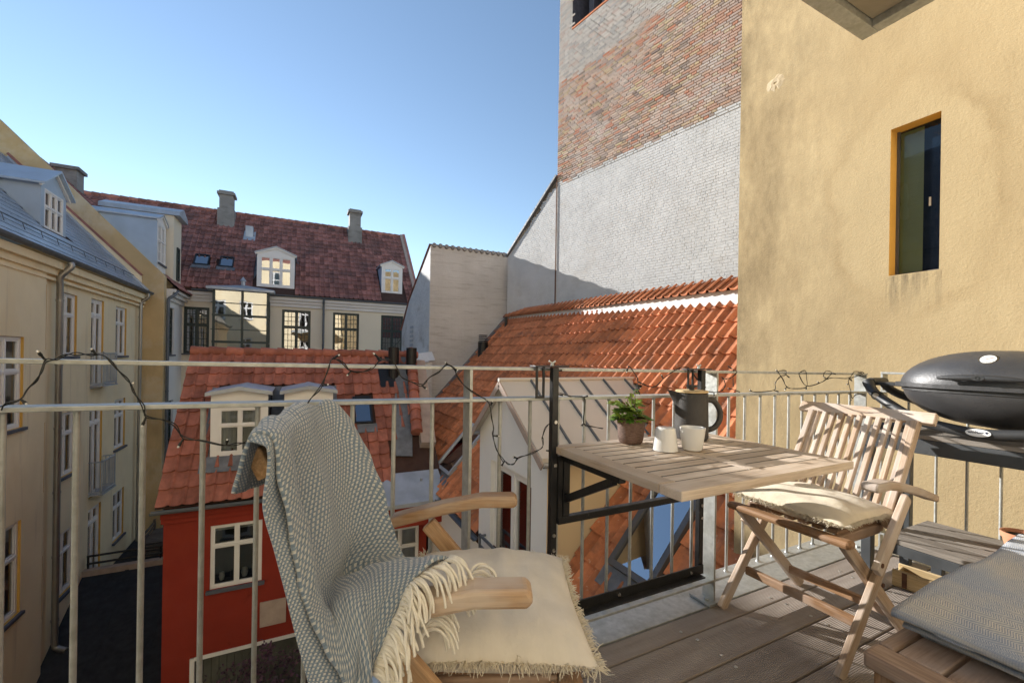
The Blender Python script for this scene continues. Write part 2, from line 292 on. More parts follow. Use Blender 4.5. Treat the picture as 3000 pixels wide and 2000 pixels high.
def herringbone():
    t = NT('blue_grey_herringbone_wool'); uv = t.n('TexCoord').outputs['UV']; sx = t.n('SeparateXYZ'); t.l(uv, sx.inputs[0])
    zig = t.math('PINGPONG', t.math('MULTIPLY', sx.outputs[0], 75.0), 1.0)
    ph = t.math('FRACT', t.math('ADD', t.math('MULTIPLY', sx.outputs[1], 260.0), t.math('MULTIPLY', zig, 1.6)))
    f = t.math('GREATER_THAN', ph, 0.5)
    base = t.ramp(t.noise(uv, 160, 3), [(0.3, (0.17, 0.205, 0.26)), (0.7, (0.30, 0.33, 0.37))])
    lite = t.ramp(t.noise(uv, 200, 3), [(0.3, (0.46, 0.45, 0.43)), (0.7, (0.66, 0.62, 0.55))])
    mot = t.ramp(t.noise(uv, 7, 4), [(0.38, (0.72, 0.80, 0.95)), (0.62, (1.12, 1.05, 0.95))])
    t.l(t.mix(1.0, t.mix(t.math('MULTIPLY', f, 0.8), base, lite), mot, 'MULTIPLY'), t.b.inputs['Base Color']); t.b.inputs['Roughness'].default_value = 0.95
    t.b.inputs['Sheen Weight'].default_value = 0.3; t.b.inputs['Specular IOR Level'].default_value = 0.08
    t.l(t.bump(t.math('ADD', f, t.noise(uv, 260, 3)), 0.5, 0.002), t.b.inputs['Normal']); return t.m
MT['herring'] = herringbone()

def deck_mat():
    t = NT('brown_composite_decking'); p = t.coord('pos'); sx = t.n('SeparateXYZ'); t.l(p, sx.inputs[0])
    saw = t.math('FRACT', t.math('MULTIPLY', sx.outputs[1], 150.0))
    h = t.math('PINGPONG', t.math('MULTIPLY', saw, 2.0), 1.0)
    hs = t.math('SMOOTH_MIN', h, 0.6)
    col = t.ramp(t.noise(t.coord('pos', (1.2, 9, 9)), 2.2, 6), [(0.3, (0.23, 0.19, 0.16)), (0.7, (0.35, 0.30, 0.26))])
    bc = t.n('Attribute', attribute_name='bc').outputs['Fac']
    col = t.mix(1.0, col, t.ramp(bc, [(0, (0.85,)*3), (1, (1.12,)*3)]), 'MULTIPLY')
    dirt = t.ramp(t.noise(p, 5, 6), [(0.5, (0, 0, 0)), (0.8, (0.5,)*3)])
    col = t.mix(dirt, col, (0.33, 0.29, 0.25))
    t.l(col, t.b.inputs['Base Color']); t.b.inputs['Roughness'].default_value = 0.7
    t.l(t.bump(hs, 0.9, 0.003), t.b.inputs['Normal']); return t.m
MT['deck'] = deck_mat()

def glass(name, tint=(0.86, 0.9, 0.9), refl=1.0, ior=1.75):
    t = NT(name); t.t.nodes.remove(t.b)
    tr = t.n('BsdfTransparent'); tr.inputs[0].default_value = (*tint, 1)
    gl = t.n('BsdfGlossy'); gl.inputs['Roughness'].default_value = 0.015; gl.inputs['Color'].default_value = (0.95, 0.97, 1, 1)
    fr = t.n('Fresnel'); fr.inputs['IOR'].default_value = ior
    nz = t.bump(t.noise(t.coord('pos'), 1.1, 2), 0.06, 0.05); t.l(nz, gl.inputs['Normal'])
    mx = t.n('MixShader'); t.l(t.math('MULTIPLY', fr.outputs[0], refl, True), mx.inputs[0]); t.l(tr.outputs[0], mx.inputs[1]); t.l(gl.outputs[0], mx.inputs[2])
    t.l(mx.outputs[0], t.out.inputs[0]); return t.m
MT['glass'] = glass('window_glass', (0.75, 0.78, 0.78), 1.25, 1.9)
MT['glass_mirror'] = glass('old_reflective_glass', (0.45, 0.48, 0.48), 2.6, 2.2)
MT['glass_frost'] = M('frosted_green_glass', (0.19, 0.225, 0.10), 0.12, 1.5, 0.22, bump=0)
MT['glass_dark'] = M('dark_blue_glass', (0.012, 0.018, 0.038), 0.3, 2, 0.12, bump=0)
MT['bird'] = M('bird_lime', (0.7, 0.7, 0.66), 0.1, 20, 0.9)

def leaf_mat(name, c1, c2, trans=0.35):
    t = NT(name); bc = t.n('Attribute', attribute_name='bc').outputs['Fac']
    col = t.ramp(bc, [(0, c1), (1, c2)]); t.l(col, t.b.inputs['Base Color']); t.b.inputs['Roughness'].default_value = 0.45
    tb = t.n('BsdfTranslucent'); t.l(col, tb.inputs[0]); mx = t.n('MixShader'); mx.inputs[0].default_value = trans
    t.l(t.b.outputs[0], mx.inputs[1]); t.l(tb.outputs[0], mx.inputs[2]); t.l(mx.outputs[0], t.out.inputs[0]); return t.m
MT['ivy'] = leaf_mat('ivy_leaf', (0.05, 0.14, 0.016), (0.30, 0.40, 0.06))
MT['plum'] = leaf_mat('purple_leaf', (0.035, 0.022, 0.042), (0.17, 0.085, 0.14), 0.3)
MT['stem'] = M('reddish_stem', (0.14, 0.07, 0.04), 0.2, 20, 0.7)
MT['bark'] = M('grey_bark', (0.12, 0.09, 0.07), 0.3, 12, 0.9, bump=0.5)
MT['pot_glaze'] = None
def pot_mat():
    t = NT('brown_speckled_stoneware'); p = t.coord('obj')
    rings = t.n('TexWave', wave_type='BANDS', bands_direction='Z'); rings.inputs['Scale'].default_value = 95; rings.inputs['Distortion'].default_value = 2.5; rings.inputs['Detail'].default_value = 3
    t.l(p, rings.inputs['Vector'])
    col = t.ramp(t.noise(t.coord('obj', (1, 1, 3)), 90, 4), [(0.35, (0.125, 0.07, 0.05)), (0.65, (0.225, 0.14, 0.105))])
    t.l(col, t.b.inputs['Base Color']); t.b.inputs['Roughness'].default_value = 0.75
    t.l(t.bump(rings.outputs[1], 0.45, 0.003), t.b.inputs['Normal']); return t.m
MT['pot_glaze'] = pot_mat()

# ------------------------------------------------------------------ mesh builder
class MB:
    def __init__(s): s.v = []; s.f = []; s.gc = []; s.bc = []; s.uv = None
    def add(s, vs, fs, gcs=None, bc=None):
        o = len(s.v); b = random.random() if bc is None else bc; off = V((random.random()*9, random.random()*9, random.random()*9))
        s.v += [tuple(v) for v in vs]; s.f += [tuple(i+o for i in f) for f in fs]
        s.gc += [tuple(V(g)+off) for g in (gcs if gcs is not None else vs)]; s.bc += [b]*len(vs); return s
    def box(s, x0, x1, y0, y1, z0, z1, bc=None):
        vs = [(x, y, z) for z in (z0, z1) for y in (y0, y1) for x in (x0, x1)]
        d = (abs(x1-x0), abs(y1-y0), abs(z1-z0)); ax = d.index(max(d))
        g = [((v[ax], v[(ax+1) % 3], v[(ax+2) % 3])) for v in vs]
        return s.add(vs, [(0, 2, 3, 1), (4, 5, 7, 6), (0, 1, 5, 4), (2, 6, 7, 3), (0, 4, 6, 2), (1, 3, 7, 5)], g, bc)
    def bar(s, p, q, w, h, up=(0, 0, 1), bc=None):   # w across, h along "up"
        p, q = V(p), V(q); d = (q-p); L = d.length; d.normalize(); up = V(up)
        side = d.cross(up)
        if side.length < 1e-4: side = d.cross(V((1, 0, 0)))
        side.normalize(); u = side.cross(d).normalized()
        vs = []; g = []
        for k, c in ((0, p), (L, q)):
            for a, b in ((-1, -1), (1, -1), (1, 1), (-1, 1)):
                vs.append(c+side*(a*w/2)+u*(b*h/2)); g.append((k, a*w/2, b*h/2))
        return s.add(vs, [(3, 2, 1, 0), (4, 5, 6, 7), (0, 1, 5, 4), (1, 2, 6, 5), (2, 3, 7, 6), (3, 0, 4, 7)], g, bc)
    def tube(s, pts, r, n=8, cap=True, bc=None):
        pts = [V(p) for p in pts]; vs = []; fs = []; g = []; L = 0
        rs = r if isinstance(r, (list, tuple)) else [r]*len(pts)
        prev = None
        for i, p in enumerate(pts):
            d = (pts[min(i+1, len(pts)-1)]-pts[max(i-1, 0)]).normalized()
            if prev is None: a = d.orthogonal().normalized()
            else:
                a = (prev-d*prev.dot(d))
                a = a.normalized() if a.length > 1e-5 else d.orthogonal().normalized()
            prev = a; b = d.cross(a)
            if i: L += (p-pts[i-1]).length
            for k in range(n):
                t = 2*math.pi*k/n; o = a*math.cos(t)+b*math.sin(t); vs.append(p+o*rs[i]); g.append((L, math.cos(t)*rs[i], math.sin(t)*rs[i]))
        for i in range(len(pts)-1):
            for k in range(n): fs.append((i*n+k, i*n+(k+1) % n, (i+1)*n+(k+1) % n, (i+1)*n+k))
        if cap: fs.append(tuple(range(n-1, -1, -1))); fs.append(tuple((len(pts)-1)*n+k for k in range(n)))
        return s.add(vs, fs, g, bc)
    def lathe(s, prof, n=32, c=(0, 0, 0), bc=None):   # prof: (r,z)
        vs = []; fs = []
        for r, z in prof:
            for k in range(n): t = 2*math.pi*k/n; vs.append((c[0]+r*math.cos(t), c[1]+r*math.sin(t), c[2]+z))
        for i in range(len(prof)-1):
            for k in range(n): fs.append((i*n+k, i*n+(k+1) % n, (i+1)*n+(k+1) % n, (i+1)*n+k))
        return s.add(vs, fs, None, bc)
    def prism(s, poly, h, axis='z', o=0.0, bc=None):  # extrude 2-D outline along axis from o to o+h
        n = len(poly); vs = []
        for k in (o, o+h):
            for a, b in poly: vs.append({'z': (a, b, k), 'y': (a, k, b), 'x': (k, a, b)}[axis])
        fs = [tuple(range(n-1, -1, -1)), tuple(range(n, 2*n))]+[(i, (i+1) % n, n+(i+1) % n, n+i) for i in range(n)]
        return s.add(vs, fs, None, bc)
    def grid(s, rows, bc=None, uvs=None, closed=False):
        nr, nc = len(rows), len(rows[0]); vs = [p for r in rows for p in r]; fs = []
        for i in range(nr-1):
            for j in range(nc-1): fs.append((i*nc+j, i*nc+j+1, (i+1)*nc+j+1, (i+1)*nc+j))
        return s.add(vs, fs, None, bc)
    def build(s, name, mat, root=None, smooth=False, bevel=0, local=False, seg=2, uvs=None, parent=None):
        off = V((0, 0, 0))
        if root is not None and not local: off = root_loc(root)
        me = bpy.data.meshes.new(name)
        me.from_pydata([(v[0]-off.x, v[1]-off.y, v[2]-off.z) for v in s.v], [], s.f); me.update()
        a = me.attributes.new('gc', 'FLOAT_VECTOR', 'POINT'); a.data.foreach_set('vector', [c for g in s.gc for c in g])
        a = me.attributes.new('bc', 'FLOAT', 'POINT'); a.data.foreach_set('value', s.bc)
        if uvs:
            ul = me.uv_layers.new(name='UVMap'); vi = [0]*len(me.loops); me.loops.foreach_get('vertex_index', vi)
            ul.data.foreach_set('uv', [c for i in vi for c in uvs[i]])
        me.materials.append(MT[mat] if isinstance(mat, str) else mat)
        if smooth: me.polygons.foreach_set('use_smooth', [True]*len(me.polygons))
        o = bpy.data.objects.new(name, me); COL.objects.link(o)
        if root is not None: o.parent = root
        if bevel:
            m = o.modifiers.new('bevel', 'BEVEL'); m.width = bevel; m.segments = seg; m.limit_method = 'ANGLE'; m.angle_limit = R(40)
        if smooth:
            try: me.set_sharp_from_angle(angle=R(42))
            except Exception: pass
        return o
def root_loc(o):
    t = V((0, 0, 0))
    while o is not None: t += o.location; o = o.parent
    return t
def tag(o, label, cat, group=None, kind=None):
    if label: o['label'] = label
    if cat: o['category'] = cat
    if group: o['group'] = group
    if kind: o['kind'] = kind
    return o
def thing(name, label, cat, loc=(0, 0, 0), rz=0.0, group=None):
    o = bpy.data.objects.new(name, None); o.empty_display_size = 0.1; COL.objects.link(o)
    o.location = loc; o.rotation_euler = (0, 0, rz); return tag(o, label, cat, group)
def structure(name, mb, mat, **k):
    o = mb.build(name, mat, **k); o['kind'] = 'structure'; return o
def share(name, me, parent, mat4, mod=None):
    o = bpy.data.objects.new(name, me); COL.objects.link(o); o.parent = parent; o.matrix_basis = mat4; return o
def lerp(a, b, t): return a+(b-a)*t
def cat_rom(pts, n):
    pts = [V(p) for p in pts]; out = []
    for i in range(len(pts)-1):
        p0, p1, p2, p3 = pts[max(i-1, 0)], pts[i], pts[i+1], pts[min(i+2, len(pts)-1)]
        for k in range(n):
            t = k/n; out.append(0.5*((2*p1)+(p2-p0)*t+(2*p0-5*p1+4*p2-p3)*t*t+(3*p1-p0-3*p2+p3)*t**3))
    out.append(pts[-1]); return out
class Fr:   # a facade frame: O + u*U + z*Z + n*N
    def __init__(s, O, U, N): s.O, s.U, s.N = V(O), V(U).normalized(), V(N).normalized()
    def p(s, u, v, n=0): return s.O+s.U*u+V((0, 0, v))+s.N*n
    def box(s, mb, u0, u1, v0, v1, n0, n1, bc=None):
        vs = [s.p(u, v, n) for v in (v0, v1) for n in (n0, n1) for u in (u0, u1)]
        d = (abs(u1-u0), abs(n1-n0), abs(v1-v0)); ax = d.index(max(d)); raw = [(u, n, v) for v in (v0, v1) for n in (n0, n1) for u in (u0, u1)]
        return mb.add(vs, [(0, 2, 3, 1), (4, 5, 7, 6), (0, 1, 5, 4), (2, 6, 7, 3), (0, 4, 6, 2), (1, 3, 7, 5)], [(g[ax], g[(ax+1) % 3], g[(ax+2) % 3]) for g in raw], bc)
    def quad(s, mb, u0, u1, v0, v1, n=0): return mb.add([s.p(u0, v0, n), s.p(u1, v0, n), s.p(u1, v1, n), s.p(u0, v1, n)], [(0, 1, 2, 3)])
def wall_holes(fr, mb, u0, u1, v0, v1, holes, rmb=None, depth=0.14):
    us = sorted({u0, u1, *[h[0] for h in holes], *[h[1] for h in holes]}); vs = sorted({v0, v1, *[h[2] for h in holes], *[h[3] for h in holes]})
    us = [u for u in us if u0 <= u <= u1]; vs = [v for v in vs if v0 <= v <= v1]
    for a, b in zip(us, us[1:]):
        for c, d in zip(vs, vs[1:]):
            mu, mv = (a+b)/2, (c+d)/2
            if any(h[0] < mu < h[1] and h[2] < mv < h[3] for h in holes): continue
            fr.quad(mb, a, b, c, d)
    for h in holes:
        a, b, c, d = h[:4]
        rm = mb
        if isinstance(rmb, list): rm = MB(); rmb.append(rm)
        elif rmb: rm = rmb
        for q in ([(a, c), (a, d)], [(b, d), (b, c)], [(a, d), (b, d)], [(b, c), (a, c)]):
            (ua, va), (ub, vb) = q
            rm.add([fr.p(ua, va), fr.p(ub, vb), fr.p(ub, vb, -depth), fr.p(ua, va, -depth)], [(0, 1, 2, 3)])
def window(root, fr, u0, u1, v0, v1, cols=2, transom=0.66, fw=0.06, depth=0.10, frame='white_paint', pane='glass', bars=(0, 0), curtain=None, sill='sill', sash=0.035, interior=True, name='window', splits=None, ie=0.25):
    m = MB(); T = 0.06
    n0, n1 = -depth-T, -depth
    fr.box(m, u0, u0+fw, v0, v1, n0, n1); fr.box(m, u1-fw, u1, v0, v1, n0, n1)
    fr.box(m, u0+fw, u1-fw, v0, v0+fw, n0, n1); fr.box(m, u0+fw, u1-fw, v1-fw, v1, n0, n1)
    iu0, iu1, iv0, iv1 = u0+fw, u1-fw, v0+fw, v1-fw
    ts = [iv0] + ([lerp(v0, v1, transom)] if transom else []) + [iv1]
    cw = (iu1-iu0)/cols; mw = fw*0.8
    panes = []
    for i in range(1, cols): fr.box(m, iu0+cw*i-mw/2, iu0+cw*i+mw/2, iv0, iv1, n0, n1+0.006)
    if transom: fr.box(m, iu0, iu1, ts[1]-mw/2, ts[1]+mw/2, n0, n1+0.010)
    for r in range(len(ts)-1):
        a, b = ts[r]+(mw/2 if r else 0), ts[r+1]-(mw/2 if r < len(ts)-2 else 0)
        for i in range(cols):
            c, d = iu0+cw*i+(mw/2 if i else 0), iu0+cw*(i+1)-(mw/2 if i < cols-1 else 0)
            s = sash; q0, q1 = n0+0.01, n1-0.012
            fr.box(m, c, c+s, a, b, q0, q1); fr.box(m, d-s, d, a, b, q0, q1); fr.box(m, c+s, d-s, a, a+s, q0, q1); fr.box(m, c+s, d-s, b-s, b, q0, q1)
            panes.append((c+s, d-s, a+s, b-s, r))
            nx, ny = bars[0], (bars[1] if r == 0 else max(1, bars[1]-1)) if bars[1] else 0
            for k in range(1, nx): x = lerp(c+s, d-s, k/nx); fr.box(m, x-0.011, x+0.011, a+s, b-s, q0+0.005, q1-0.004)
            for k in range(1, ny): z = lerp(a+s, b-s, k/ny); fr.box(m, c+s, d-s, z-0.011, z+0.011, q0+0.006, q1-0.006)
    w = m.build(name, frame, root)
    for (c, d, a, b, r) in panes:
        pm = MB(); fr.quad(pm, c, d, a, b, n0+0.022); pm.build('pane', pane, w)
    if sill:
        sm = MB(); fr.box(sm, u0-0.05, u1+0.05, v0-0.06, v0-0.002, -depth+0.01, 0.06); sm.build('sill', sill, w)
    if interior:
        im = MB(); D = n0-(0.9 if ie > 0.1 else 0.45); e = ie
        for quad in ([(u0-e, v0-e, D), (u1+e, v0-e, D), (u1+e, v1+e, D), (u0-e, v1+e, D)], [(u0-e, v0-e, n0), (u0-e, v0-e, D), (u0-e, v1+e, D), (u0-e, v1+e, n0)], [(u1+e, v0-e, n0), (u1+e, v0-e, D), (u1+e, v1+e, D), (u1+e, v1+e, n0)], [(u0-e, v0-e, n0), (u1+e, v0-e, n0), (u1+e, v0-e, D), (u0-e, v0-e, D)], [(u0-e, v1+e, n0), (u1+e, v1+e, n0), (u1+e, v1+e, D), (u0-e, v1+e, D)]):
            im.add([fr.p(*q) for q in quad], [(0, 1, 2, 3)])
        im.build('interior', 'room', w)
    if curtain:
        for (a, b, lo, hi) in curtain:   # fractions of the opening
            cm = MB(); rows = []
            N = 28
            for v in (lo, hi): rows.append([fr.p(lerp(u0, u1, lerp(a, b, k/N)), lerp(v0, v1, v), n0-0.03+0.008*math.sin(k*1.9)) for k in range(N+1)])
            cm.grid(rows); cm.build('curtain', 'curtain', w, smooth=True)
    return w

# pantiles
def tile_mesh(w, L, lift, n=9, roll=0.034, pan=0.012):
    vs = []
    for yi, (y, h) in enumerate(((0, lift), (L, 0.004))):
        for k in range(n):
            t = k/(n-1)
            z = -pan*math.sin(math.pi*min(1, t/0.66)) if t < 0.66 else roll*math.sin(math.pi*(t-0.66)/0.36)
            vs.append((w*1.04*t, y, z+h+pan))
    for k in range(n): x, y, z = vs[k]; vs.append((x, y+0.006, z-0.03))
    fs = [(k, k+1, n+k+1, n+k) for k in range(n-1)]+[(2*n+k, 2*n+k+1, k+1, k) for k in range(n-1)]
    return vs, fs
def tile_roof(root, bed, O, U, Vv, ncol, nrow, w, course, mat, skip=None, limit=300, name='roof_tile', roll=0.034, jitter=0.007, reverse=False):
    U, Vv = V(U).normalized(), V(Vv).normalized(); N = U.cross(Vv).normalized()
    if N.z < 0: raise ValueError('roof frame')
    L = course*1.16
    vs, fs = tile_mesh(w, L, 0.042, roll=roll)
    if reverse: vs = [(w*1.04-x, y, z) for x, y, z in vs]; fs = [tuple(reversed(f)) for f in fs]
    items = []
    for i in range(ncol):
        for j in range(nrow):
            c = V(O)+U*(w*(i+0.5))+Vv*(course*(j+0.5))
            if skip and skip(w*(i+0.5), course*(j+0.5), c): continue
            px, py, d = pix(c); vis = -60 < px < 3060 and -60 < py < 2060
            items.append((0 if vis else 1, d if d > 0 else 999, i, j))
    items.sort()
    variants = []
    for k in range(8):
        m = MB(); m.add(vs, fs, bc=(k+0.5)/8); me_o = m.build(name, mat, None); me = me_o.data; bpy.data.objects.remove(me_o)
        me.polygons.foreach_set('use_smooth', [True]*len(me.polygons)); me.set_sharp_from_angle(angle=R(40)); variants.append(me)
    off = root_loc(bed); rest = MB()
    for q, (_, _, i, j) in enumerate(items):
        o = V(O)+U*(w*i+random.uniform(-jitter, jitter))+Vv*(course*j+random.uniform(-jitter, jitter)*1.5)+N*random.uniform(0, jitter)
        if q < limit:
            an = random.gauss(0, 0.012); U_, V_ = U*math.cos(an)+Vv*math.sin(an), Vv*math.cos(an)-U*math.sin(an); tl = random.gauss(0, 0.008); V_ = (V_+N*tl).normalized(); N_ = U_.cross(V_)
            mt = Matrix(((U_.x, V_.x, N_.x, o.x-off.x), (U_.y, V_.y, N_.y, o.y-off.y), (U_.z, V_.z, N_.z, o.z-off.z), (0, 0, 0, 1)))
            share(name, random.choice(variants), bed, mt)
        else: rest.add([o+U*a+Vv*b+N*c for a, b, c in vs], fs)
    if rest.v:
        r = rest.build('far_'+name+'s', mat, bed, smooth=True); r['kind'] = 'stuff'

# ================================================================== SETTING
g = MB(); g.add([(-400, -400, -7.5), (400, -400, -7.5), (400, 400, -7.5), (-400, 400, -7.5)], [(0, 1, 2, 3)])
structure('ground', g, 'dark_ground')

def slope_frame(O, U, Vd):
    U = V(U).normalized(); Vd = V(Vd).normalized(); return O, U, Vd, U.cross(Vd).normalized()
def skylight(root, O, U, Vd, w, l, frame='dark_frame', name='skylight', lift=0.05, glassm='glass_mirror', flash=True, fwid=0.07):
    U, Vd = V(U).normalized(), V(Vd).normalized(); N = U.cross(Vd).normalized(); O = V(O)
    P = lambda a, b, c: O+U*a+Vd*b+N*c
    def bx(m, a0, a1, b0, b1, c0, c1): m.add([P(a, b, c) for c in (c0, c1) for b in (b0, b1) for a in (a0, a1)], [(0, 2, 3, 1), (4, 5, 7, 6), (0, 1, 5, 4), (2, 6, 7, 3), (0, 4, 6, 2), (1, 3, 7, 5)])
    m = MB(); f = fwid; h = lift+0.06
    bx(m, 0, f, 0, l, -0.02, h); bx(m, w-f, w, 0, l, -0.02, h); bx(m, f, w-f, 0, f, -0.02, h); bx(m, f, w-f, l-f*1.6, l, -0.02, h+0.01)
    s = m.build(name, frame, root, bevel=0.004)
    p = MB(); p.add([P(f, f, h-0.03), P(w-f, f, h-0.03), P(w-f, l-f, h-0.03), P(f, l-f, h-0.03)], [(0, 1, 2, 3)]); p.build('pane', glassm, s)
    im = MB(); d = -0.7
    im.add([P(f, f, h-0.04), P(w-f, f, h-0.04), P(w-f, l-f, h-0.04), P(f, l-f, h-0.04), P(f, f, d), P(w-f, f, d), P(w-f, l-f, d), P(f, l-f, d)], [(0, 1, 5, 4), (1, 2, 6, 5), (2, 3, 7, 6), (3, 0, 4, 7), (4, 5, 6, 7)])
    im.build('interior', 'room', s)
    if flash:
        fm = MB(); bx(fm, -0.08, w+0.08, -0.24, -0.004, 0.03, 0.05); fm.build('flashing', 'lead', s)
    return s
def gutter_half(m, p, q, r=0.07, n=10):
    p, q = V(p), V(q); d = (q-p).normalized(); side = d.cross(V((0, 0, 1))).normalized(); vs = []; fs = []
    for c in (p, q):
        for rr in (r, r-0.012):
            for k in range(n+1): t = math.pi+math.pi*k/n; vs.append(c+side*(rr*math.cos(t))+V((0, 0, rr*math.sin(t))))
    K = n+1
    for a, b in ((0, 2*K), (K, 3*K)):
        for k in range(n): fs.append((a+k, a+k+1, b+k+1, b+k))
    for k in (0, n): fs.append((k, K+k, 3*K+k, 2*K+k))
    m.add(vs, fs)
def flat_tiles(bed, O, U, Vd, ncol, nrow, w, course, mat, name='slate', limit=300, th=0.012, skip=None):
    U, Vd = V(U).normalized(), V(Vd).normalized(); N = U.cross(Vd).normalized()
    vs = [(0.003, 0, th*2.2), (w-0.003, 0, th*2.2), (w-0.003, course*1.25, th), (0.003, course*1.25, th), (0.003, 0.001, th), (w-0.003, 0.001, th)]
    fs = [(0, 1, 2, 3), (4, 5, 1, 0)]
    items = []
    for j in range(nrow):
        for i in range(ncol):
            a = w*(i+(0.5 if j % 2 else 0)); c = V(O)+U*(a+w/2)+Vd*(course*(j+.5))
            if skip and skip(a, course*j, c): continue
            x, y, d = pix(c); items.append((0 if -50 < x < 3050 and -50 < y < 2050 else 1, d if d > 0 else 999, a, j))
    items.sort(); var = []
    for k in range(6):
        m = MB(); m.add(vs, fs, bc=(k+.5)/6); o = m.build(name, mat); var.append(o.data); bpy.data.objects.remove(o)
    off = root_loc(bed); rest = MB()
    for q, (_, _, a, j) in enumerate(items):
        o = V(O)+U*a+Vd*(course*j)
        if q < limit: share(name, random.choice(var), bed, Matrix(((U.x, Vd.x, N.x, o.x-off.x), (U.y, Vd.y, N.y, o.y-off.y), (U.z, Vd.z, N.z, o.z-off.z), (0, 0, 0, 1))))
        else: rest.add([o+U*x+Vd*y+N*z for x, y, z in vs], fs)
    if rest.v: r = rest.build('far_'+name+'s', mat, bed); r['kind'] = 'stuff'
def gable_dormer(root, fr, u0, u1, v0, vE, vA, back, cheek, roofm, fascia='white_paint', over=0.06, front='white_paint', hole=None):
    # front wall at n=0, cheeks run back (negative n) by `back`
    m = MB(); uc = (u0+u1)/2
    outline = [(u0, v0), (u1, v0), (u1, vE), (uc, vA), (u0, vE)]
    if hole:
        a, b, c, d = hole
        wall_holes(fr, m, u0, u1, v0, vE, [hole], depth=0.06)
        m.add([fr.p(u0, vE), fr.p(u1, vE), fr.p(uc, vA)], [(0, 1, 2)])
    else: m.add([fr.p(u, v) for u, v in outline], [(0, 1, 2, 3, 4)])
    d = m.build('dormer', front, root)
    for u in (u0, u1):
        c = MB(); c.add([fr.p(u, v0, 0), fr.p(u, vE, 0), fr.p(u, vE, -back), fr.p(u, v0, -back)], [(0, 1, 2, 3)]); c.build('dormer_cheek', cheek, d)
    r = MB(); t = 0.05
    for (ua, ub) in ((u0-over, uc), (u1+over, uc)):
        va = vE-(vA-vE)/(uc-u0)*over
        r.add([fr.p(ua, va, over), fr.p(ub, vA, over), fr.p(ub, vA, -back), fr.p(ua, va, -back), fr.p(ua, va+t, over), fr.p(ub, vA+t, over), fr.p(ub, vA+t, -back), fr.p(ua, va+t, -back)],
              [(0, 1, 2, 3), (4, 5, 6, 7), (0, 1, 5, 4), (0, 3, 7, 4)])
    r.build('dormer_roof', roofm, d)
    b = MB()
    for ua in (u0-over*0.8, u1+over*0.8):
        va = vE-(vA-vE)/(uc-u0)*over*0.8
        b.bar(fr.p(ua, va-0.03, 0.03), fr.p(uc, vA-0.03, 0.03), 0.05, 0.07, up=(0, 0, 1))
    b.build('bargeboard', fascia, d)
    return d

# ---- left yellow apartment house
LB = thing('apartment_house', 'pale yellow plastered apartment house with slate roof and zinc dormer beside the courtyard', 'building', (-5, 12, -7.5))
fl = Fr((-5, 0, 0), (0, 1, 0), (1, 0, 0))
rows = [(0.91, 2.42), (-1.98, -0.45), (-4.82, -3.32)]; doors = [(0.0, 2.46), (-2.95, -0.5), (-5.6, -3.25)]
holes = [(a, b, lo, hi) for (lo, hi) in rows for (a, b) in ((13.62, 14.5), (17.05, 17.95))]
dholes = [(15.32, 16.15, lo, hi) for lo, hi in doors]
niches = [(12.93, 13.05, 1.05, 2.5), (12.93, 13.05, -2.1, -0.55), (12.93, 13.05, -4.9, -3.5)]
m = MB(); rv = []; wall_holes(fl, m, 12.85, 19.3, -7.5, 2.95, niches+holes+dholes, rv, 0.10)
for n, q in zip(niches, rv): fl.quad(q, n[0], n[1], n[2], n[3], -0.10)
m.build('wall', 'plaster_left', LB)
for q in rv: q.build('reveal', 'reveal', LB)
fl2 = Fr((-4.93, 0, 0), (0, 1, 0), (1, 0, 0)); near_h = [(11.0, 12.03, -0.5, 1.3), (11.0, 12.03, -4.2, -2.35), (8.6, 9.6, -0.5, 1.3), (8.6, 9.6, -4.2, -2.35)]
m = MB(); rv = []; wall_holes(fl2, m, 3.0, 12.85, -7.5, 2.95, near_h, rv, 0.10)
m.add([fl2.p(12.85, -7.5), fl2.p(12.85, 2.95), fl2.p(12.85, 2.95, -0.07), fl2.p(12.85, -7.5, -0.07)], [(0, 1, 2, 3)])
m.build('wall', 'plaster_left', LB)
for q in rv: q.build('reveal', 'reveal', LB)
for h in holes: window(LB, fl, h[0], h[1], h[2], h[3], 2, 0.66, 0.05, 0.045, curtain=[(0.02, 0.3, 0.03, 0.97), (0.72, 0.98, 0.03, 0.97)])
for h in near_h: window(LB, fl2, h[0], h[1], h[2], h[3], 2, 0.62, 0.06, 0.045, curtain=[(0.02, 0.25, 0.03, 0.97), (0.75, 0.98, 0.03, 0.97)])
for i, h in enumerate(dholes):
    window(LB, fl, h[0], h[1], h[2], h[3], 2, 0.82, 0.06, 0.045, name='balcony_door', sill=None, sash=0.05, curtain=[(0.05, 0.3, 0.03, 0.8), (0.7, 0.95, 0.03, 0.8)])
    if i < 2:
        b = MB(); z0 = h[2]+0.12; u0, u1 = h[0]-0.03, h[1]+0.1; D = 0.28
        for z in (z0+0.03, z0+0.85): fl.box(b, u0, u1, z, z+0.03, D-0.03, D); fl.box(b, u0, u0+0.03, z, z+0.03, 0, D-0.03); fl.box(b, u1-0.03, u1, z, z+0.03, 0, D-0.03)
        k = u0+0.05
        while k < u1-0.04: fl.box(b, k, k+0.014, z0+0.06, z0+0.85, D-0.022, D-0.008); k += 0.085
        for n in (0.06, 0.14, 0.22):
            for u in (u0+0.008, u1-0.022): fl.box(b, u, u+0.014, z0+0.06, z0+0.85, n, n+0.014)
        for u in (u0, u1-0.03): fl.box(b, u, u+0.03, z0-0.02, z0+0.92, D-0.03, D)
        fl.box(b, u0, u1, z0-0.04, z0-0.005, 0.0, D+0.02)
        b.build('balcony_railing', 'zinc', LB)
c = MB(); fl.box(c, 3.0, 19.3, 2.72, 2.86, -0.05, 0.13); fl.box(c, 3.0, 19.3, 2.862, 3.02, -0.05, 0.22); fl.box(c, 3, 19.3, 2.60, 2.66, -0.05, 0.10); c.build('cornice', 'plaster_left', LB)
